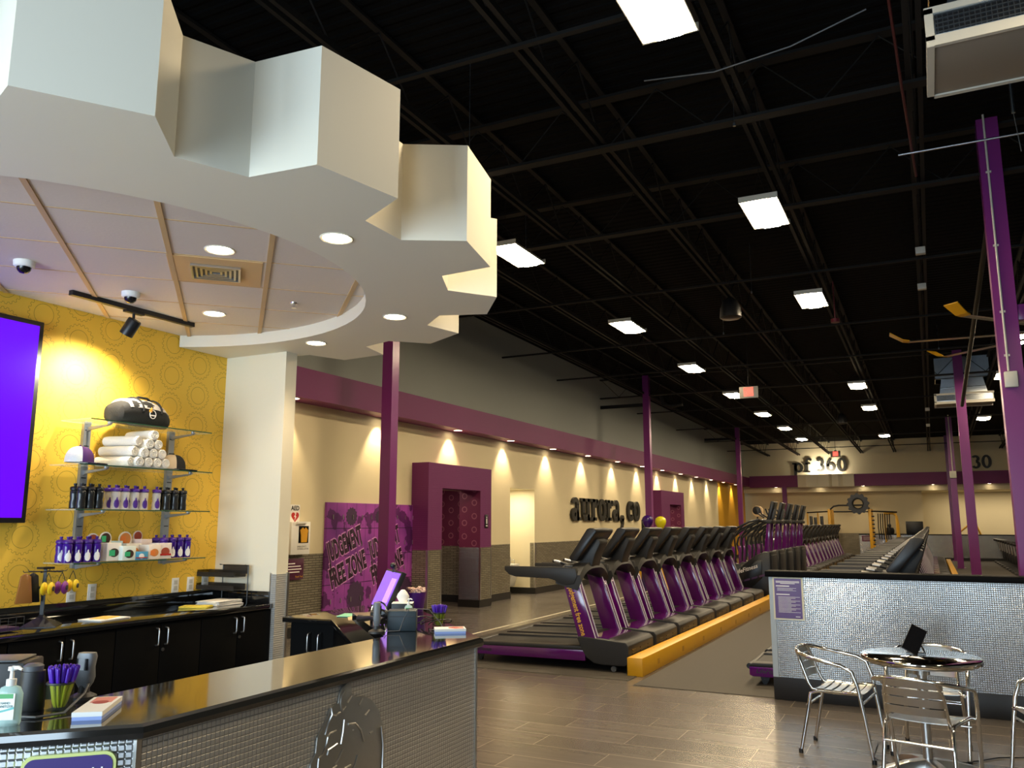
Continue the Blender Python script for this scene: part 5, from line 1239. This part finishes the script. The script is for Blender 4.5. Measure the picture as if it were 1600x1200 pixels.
# bikes along the right
def make_bike():
    k = empty('exercise_bike')
    MB().prism([(-.55,.12),(-.6,.45),(-.45,.72),(-.15,.80),(.1,.74),(.25,.5),(.25,.16),(.0,.08)], 'y', -.16, .16).build('housing', M_black, k, bevel=.05)
    MB().box(-.65,.55,-.26,-.2,.0,.05).box(-.65,.55,.2,.26,0,.05).box(-.6,-.52,-.26,.26,0,.06).box(.45,.53,-.26,.26,0,.06).build('base_frame', M_dgrey, k, bevel=.01)
    MB().loft([[(x, w*math.cos(t), z+.05*math.sin(t)) for t in [2*PI*j/12 for j in range(12)]] for x, w, z in ((.12,.06,.88),(.3,.13,.9),(.45,.16,.92),(.52,.05,.92))]).build('seat', M_black, k)
    MB().tube([(.3,0,.5),(.34,0,.88)], .03, 8).build('seat_post', M_brushed, k)
    MB().prism([(-.42,.7),(-.32,.72),(-.42,1.0),(-.50,1.0)], 'y', -.05, .05).build('mast', M_tpurple, k)
    MB().box(-.55,-.46,-.16,.16,.93,1.12).build('console', M_dgrey, k, bevel=.02)
    MB().tube([(-.4,-.24,.98),(-.55,-.2,.9),(-.5,0,.88),(-.55,.2,.9),(-.4,.24,.98)], .018, 8).build('handlebar', M_black, k)
    return k
bk_ = make_bike()
for i in range(11): put(bk_, 2.75, 28.2+1.15*i, .006, PI, 'dark exercise bike right of the purple columns, %s away from the camera' % ords[i], 'exercise bike', 'exercise bikes at the far right', key='bk')

# ============================================================ LOW METAL WALL beside the cafe table
pw = empty('low_metal_wall', (-1.41, 8.22, 0), 0, 'low wall faced with shiny embossed metal squares behind the cafe table', 'low wall')
MB().box(.045,7.0,0,.15,.20,1.10).build('metal_panel', M_tilex, pw, smooth=0)
MB().box(0,.05,-.006,.156,.20,1.10).build('end_trim', mat('pale_blue_grey_trim','#a9b4bb',.4), pw)
MB().box(-.03,7.0,-.035,.19,1.10,1.155).build('cap', M_lam, pw, bevel=.008)
MB().box(.0,7.0,-.012,.165,0,.20).build('base', M_base, pw, bevel=.003)
s = empty('equipment_notice', (-1.375, 8.208, .715), 0, 'purple notice with pale rim on the left end of the low metal wall', 'notice')
MB().box(0,.27,0,.010,0,.385).build('rim', mat('pale_cream_rim','#ddd6b6',.5), s); MB().box(.015,.255,-.003,0,.013,.372).build('face', M_doc, s)
b = MB()
def ln(x0, x1, z, h=.004): b.box(x0, x1, -.0042, -.003, z, z+h)
for k, (x0, x1) in enumerate(((.03,.24),(.03,.24),(.07,.2))): ln(x0, x1, .345-.010*k, .005)
ln(.03,.15,.300,.009); ln(.03,.15,.224,.009)
for k in range(3): ln(.04,.21-.03*(k%2), .284-.011*k, .003)
for k in range(13): ln(.045,.24-.04*(k%3), .205-.0115*k, .003)
ln(.195,.235,.028,.005); b.build('text_lines', M_wtext, s)

# ============================================================ CAFE TABLE AND CHAIRS
tb = empty('cafe_table', (-.13, 6.27, 0), 0, 'round aluminium cafe table with ribbed pedestal and four-foot base', 'table')
MB().lathe([(.001,.700),(.35,.700),(.362,.705),(.367,.718),(.367,.732),(.360,.738),(.001,.736)], seg=56).build('table_top', mat('table_top_steel', (.6,.57,.52,1), .07, 1.0, noise=.05), tb)
MB().lathe([(.33,.70),(.33,.69),(.02,.69),(.02,.70)], seg=40).build('underside', M_brushed, tb)
MB().lathe([(.03,.06),(.03,.70),(.001,.70)], seg=18).lathe([(.05,.62),(.05,.70),(.03,.70)], seg=18).build('pedestal', M_brushed, tb)
for k in range(4):
    a = k*PI/2+.5; M_ = Matrix.Rotation(a, 3, 'Z')
    b = MB(); b.loft([[M_ @ Vector(p) for p in ((x,-w,z0),(x,w,z0),(x,w*.7,z1),(x,-w*.7,z1))] for x, w, z0, z1 in ((.02,.05,.03,.10),(.15,.045,.025,.085),(.30,.04,.012,.05),(.36,.03,.008,.03))]); b.build('foot', M_brushed, tb, bevel=.004)
    f = Vector((.33,0,0)); f = M_ @ f; MB().lathe([(.02,0),(.02,.014),(.001,.014)], f, 12).build('glide', M_black, tb)
def make_chair():
    c = empty('cafe_chair')
    r = .0135
    # one continuous tube: front leg, arm, round back, arm, front leg
    L = [(.24,-.25,.015),(.20,-.262,.30),(.165,-.27,.52),(.13,-.275,.62),(.06,-.277,.655),(-.04,-.275,.672),(-.16,-.262,.692),(-.245,-.22,.712),(-.29,-.14,.728),(-.305,-.05,.735)]
    MB().tube(L + [(x, -y, z) for x, y, z in L[::-1]], r, 10).build('arm_tube', M_chrome, c)
    for s in (-1, 1):
        MB().tube([(-.27,s*.215,.015),(-.21,s*.20,.30),(-.185,s*.195,.43),(-.12,s*.19,.452),(.02,s*.20,.452),(.165,s*.225,.46),(.185,s*.255,.45)], r, 10).build('leg', M_chrome, c)
        MB().tube([(-.10,s*.185,.45),(-.175,s*.18,.46),(-.20,s*.18,.50),(-.25,s*.172,.64),(-.292,s*.14,.728)], .011, 8).build('back_post', M_chrome, c)
        MB().lathe([(.017,0),(.017,.03),(.001,.03)], (-.273,s*.216,0), 10).lathe([(.017,0),(.017,.03),(.001,.03)], (.243,s*.25,0), 10).build('rubber_foot', M_black, c)
    MB().tube([(-.215,-.20,.34),(-.215,.20,.34)], .009, 8).build('stretcher', M_chrome, c); MB().tube([(.19,-.225,.40),(.19,.225,.40)], .009, 8).build('stretcher', M_chrome, c)
    for k in range(6):
        x = -.125+.058*k; w = .19+.006*k; zz = .462+.006*math.cos(k*.9)
        MB().loft([[(x-.023,y,z_),(x+.023,y,z_),(x+.023,y,z_+.004),(x-.023,y,z_+.004)] for y, z_ in [(w*math.cos(PI*j/8), zz-.012*math.sin(PI*j/8)) for j in range(9)]]).build('seat_slat', M_brushed, c)
    for k in range(4):
        z0 = .515+.056*k; xo = -.20-.0165*(k+.6)*1.05
        MB().loft([[(xo-.035*math.sin(PI*j/10)-.003*0, y, z0), (xo-.035*math.sin(PI*j/10)-.004, y, z0), (xo-.035*math.sin(PI*j/10)-.018, y, z0+.048), (xo-.035*math.sin(PI*j/10)-.014, y, z0+.048)] for j, y in [(j, .176*math.cos(PI*j/10)) for j in range(11)]]).build('back_slat', M_brushed, c)
    return c
ch = make_chair()
put(ch, -.66, 6.62, 0, -.12, 'aluminium cafe chair left of the table, seen from its side', 'chair', 'chairs around the cafe table', key='ch', s=.95)
put(ch, -.12, 5.83, 0, R90-.22, 'aluminium cafe chair in front of the table with its slatted back to the camera', 'chair', 'chairs around the cafe table', key='ch', s=.95)
put(ch, -.10, 6.86, 0, -R90-.1, 'aluminium cafe chair behind the table, mostly hidden by it', 'chair', 'chairs around the cafe table', key='ch', s=.95)
put(ch, .62, 6.22, 0, PI+.28, 'aluminium cafe chair at the right edge of the photo', 'chair', 'chairs around the cafe table', key='ch', s=.95)
ph = empty('phone', (-.16, 6.33, .745), .0, 'black phone leaning on a small stand on the cafe table', 'phone')
Mp = Matrix.Rotation(math.radians(5), 3, 'Z') @ Matrix.Rotation(math.radians(28), 3, 'Y') @ Matrix.Rotation(math.radians(-25), 3, 'X')
MB().obox((0,0,.085), .105, .010, .19, Mp).build('body', M_black, ph, bevel=.004)
MB().obox(Vector((0,0,.085)) + Mp @ Vector((0,-.0055,0)), .098, .001, .18, Mp).build('glass', M_screenb, ph, smooth=0)
s = empty('phone_stand', (-.165, 6.33, .738), 0, 'small folding stand holding up the black phone', 'stand')
MB().tube([(-.03,.03,.008),(.0,.03,.06),(.02,.03,.10)], .006, 6).tube([(.02,.03,.10),(.06,.09,.006)], .006, 6).box(-.05,.07,.02,.05,0,.008).build('legs', M_black, s)
e = MB().tube([(-.47,6.9,.006),(-.48,6.5,.006),(-.2,6.3,.008),(.3,6.9,.006),(.9,7.2,.006),(1.5,7.6,.006)], .004, 6).build('floor_cable', M_black); tag(e, 'thin black cable on the floor under the cafe table', 'cable')

# ============================================================ CEILING UNITS, FAN, SPEAKERS
def hvac(x, y0, w, d, z, s, label):
    e = empty('air_diffuser', (x, y0, z), 0, label, 'air diffuser', 'air diffusers hanging by the right columns'); e.scale = (s, s, s)
    MB().box(.0,w,.0,d,.03,.25).build('body', M_galv, e, bevel=.004)
    MB().box(.012,w-.012,.03,d-.012,.0,.03).build('bottom_panel', mat('dull_beige_panel','#7d7469',.6), e, bevel=.004)
    MB().box(-.01,.035,-.01,d+.01,-.012,.03).box(-.01,w+.01,d-.03,d+.01,-.012,.03).box(-.01,w+.01,-.012,.02,-.008,.06).box(-.01,w+.01,-.012,.01,.215,.26).box(-.01,.04,-.012,.01,.03,.25).build('edge_frame', M_steelw, e)
    MB().box(.05,w-.03,-.006,.0,.07,.205).build('grille_back', M_black, e)
    b = MB()
    for k in range(5): b.box(.05,w-.03,-.014,-.008,.075+.03*k,.081+.03*k)
    for k in range(int(w/.03)-2): b.box(.06+.03*k,.064+.03*k,-.016,-.009,.07,.205)
    b.build('grille', M_galv, e, smooth=0)
    MB().prism([(.12,.25),(w-.12,.25),(w-.2,.62),(.18,.62)], 'y', .06, d-.06).box(.05,w-.05,.0,d,.62,(cz(y0)-z)/s+.05).build('duct', M_galv, e)
    MB().box(.15,w-.15,.045,d-.045,.40,.415).box(.04,w-.04,-.01,d+.01,.62,.645).build('duct_seams', M_chrome, e)
hvac(.21, 5.52, 1.5, .72, 4.6, 1, 'large metal air diffuser with square grille at the top right corner')
hvac(.31, 23.2, 1.3, .75, 4.55, 1.0, 'far metal air diffuser beside the second right column')
fan = empty('ceiling_fan', (2.25, 15.6, 4.66), 0, 'very large ceiling fan with thin silver blades and yellow tips', 'fan')
MB().lathe([(.001,-.12),(.16,-.1),(.18,.0),(.16,.1),(.05,.14),(.05,1.15),(.001,1.15)], seg=24).build('hub', M_yellow, fan)
for k in range(6):
    a = math.radians(177+60*k) if False else math.radians(178+44*k)
    if k: pass
tips = [(-.12,15.44),(.46,17.47),(.99,13.75)]
import itertools
base_a = math.atan2(15.44-15.6, -.12-2.25)
for k in range(8):
    a = base_a - k*2*PI/8; M_ = Matrix.Rotation(a, 3, 'Z')
    bl = MB().loft([[M_ @ Vector((x, -.075, .0)), M_ @ Vector((x, .0, .028)), M_ @ Vector((x, .075, .0)), M_ @ Vector((x, 0, .012))] for x in (.15, 2.38)]).build('blade', M_brushed, fan, smooth=0)
    MB().loft([[M_ @ Vector((x, -w, z)), M_ @ Vector((x, w, z)), M_ @ Vector((x, w, z+.018)), M_ @ Vector((x, -w, z+.018))] for x, w, z in ((2.36,.08,.0),(2.46,.10,.02),(2.66,.12,.15))]).build('blade_tip', M_yellow, bl, smooth=0)
for (x, y, z, lab) in ((-2.46, 12.24, 4.62, 'black pendant speaker between the left and middle light rows'), (-2.3, 28.0, 4.7, 'far black pendant speaker between the light rows')):
    e = empty('pendant_speaker', (x, y, z), 0, lab, 'speaker', 'pendant speakers'); MB().lathe([(.001,-.0),(.13,.0),(.16,.02),(.15,.16),(.10,.28),(.02,.34),(.001,.34)], seg=24).build('shell', M_black, e)
    MB().lathe([(.001,-.004),(.03,-.004),(.035,.002),(.001,.004)], seg=16).build('dust_cap', M_mgrey, e); MB().tube([(0,0,.34),(0,0,cz(y)-z)], .004, 5).build('wire', M_joist, e)
for i, (x, y) in enumerate(((.14, 11.9), (.14, 13.7), (.15, 27.5), (.15, 31.5))):
    b = MB().box(-.06,.06,-.05,.05,0,.09).build('ceiling_box', M_steelw, bevel=.006, loc=(x-.0, y, cz(y)-.74)); tag(b, 'small grey box under the joist by the right columns, %s from the camera' % ords[i], 'junction box', 'small grey boxes under the joist')
e = MB().lathe([(.001,-.03),(.07,-.03),(.07,.03),(.001,.03)], (-1.18,14.38,4.92), 12).tube([(-1.18,14.38,4.95),(-1.18,14.38,5.6)], .01, 5).build('alarm_beacon', mat('dark_red_plastic','#6e2430',.4)); tag(e, 'dark red alarm beacon hanging under the ceiling', 'beacon')
e = MB().tube([(-.02,8.13,5.0),(4.5,8.13,5.0)], .011, 8).build('ceiling_conduit', M_galv); tag(e, 'bright metal conduit crossing behind the near right column top', 'conduit')
e = MB().tube([(.9,7.9,cz(7.9)),(.9,7.9,5.1)], .016, 8).tube([(.9,7.9,5.1),(.93,7.92,4.75)], .004, 6).build('pull_switch', M_galv); tag(e, 'thin hanging rod with cord right of the near column top', 'rod')
e = MB().tube([(-1.9,6.3,5.3),(-1.3,6.25,5.2),(-.7,6.2,5.23),(-.15,6.2,5.38)], .006, 6).build('loose_cable', M_mgrey); tag(e, 'loose grey cable sagging under the black ceiling', 'cable')
e = MB().tube([(.0,6.1,5.45),(.05,7.2,5.2),(.12,8.6,4.95)], .012, 6).build('red_conduit', mat('dark_red_conduit','#4a1c1c',.5)); tag(e, 'dark red cable dropping left of the near air diffuser', 'cable')
e = MB().tube([(.95,11.0,5.5),(.72,18.5,3.9)], .035, 8).build('diagonal_brace', mat('dark_olive_steel','#2c281f',.6)); tag(e, 'dark diagonal pipe running down beside the near right column', 'pipe')
for i, (x, y, z) in enumerate(((-3.6, 6.3, 5.0), (-4.6, 9.6, 5.05), (-2.2, 12.6, 5.1), (-3.2, 15.2, 5.1), (.4, 18.5, 5.1), (-1.3, 7.0, 5.1))):
    b = MB().tube([(x,y,cz(y)),(x,y,z)], .003, 5).lathe([(.001,-.03),(.014,-.03),(.014,.0),(.001,.0)], (x,y,z), 8).build('hanging_hook_wire', M_galv); tag(b, 'thin hanging wire with bright end under the black ceiling, %s of six toward the right' % ords[i], 'wire', 'loose wires under the ceiling')
bpy.context.view_layer.update()
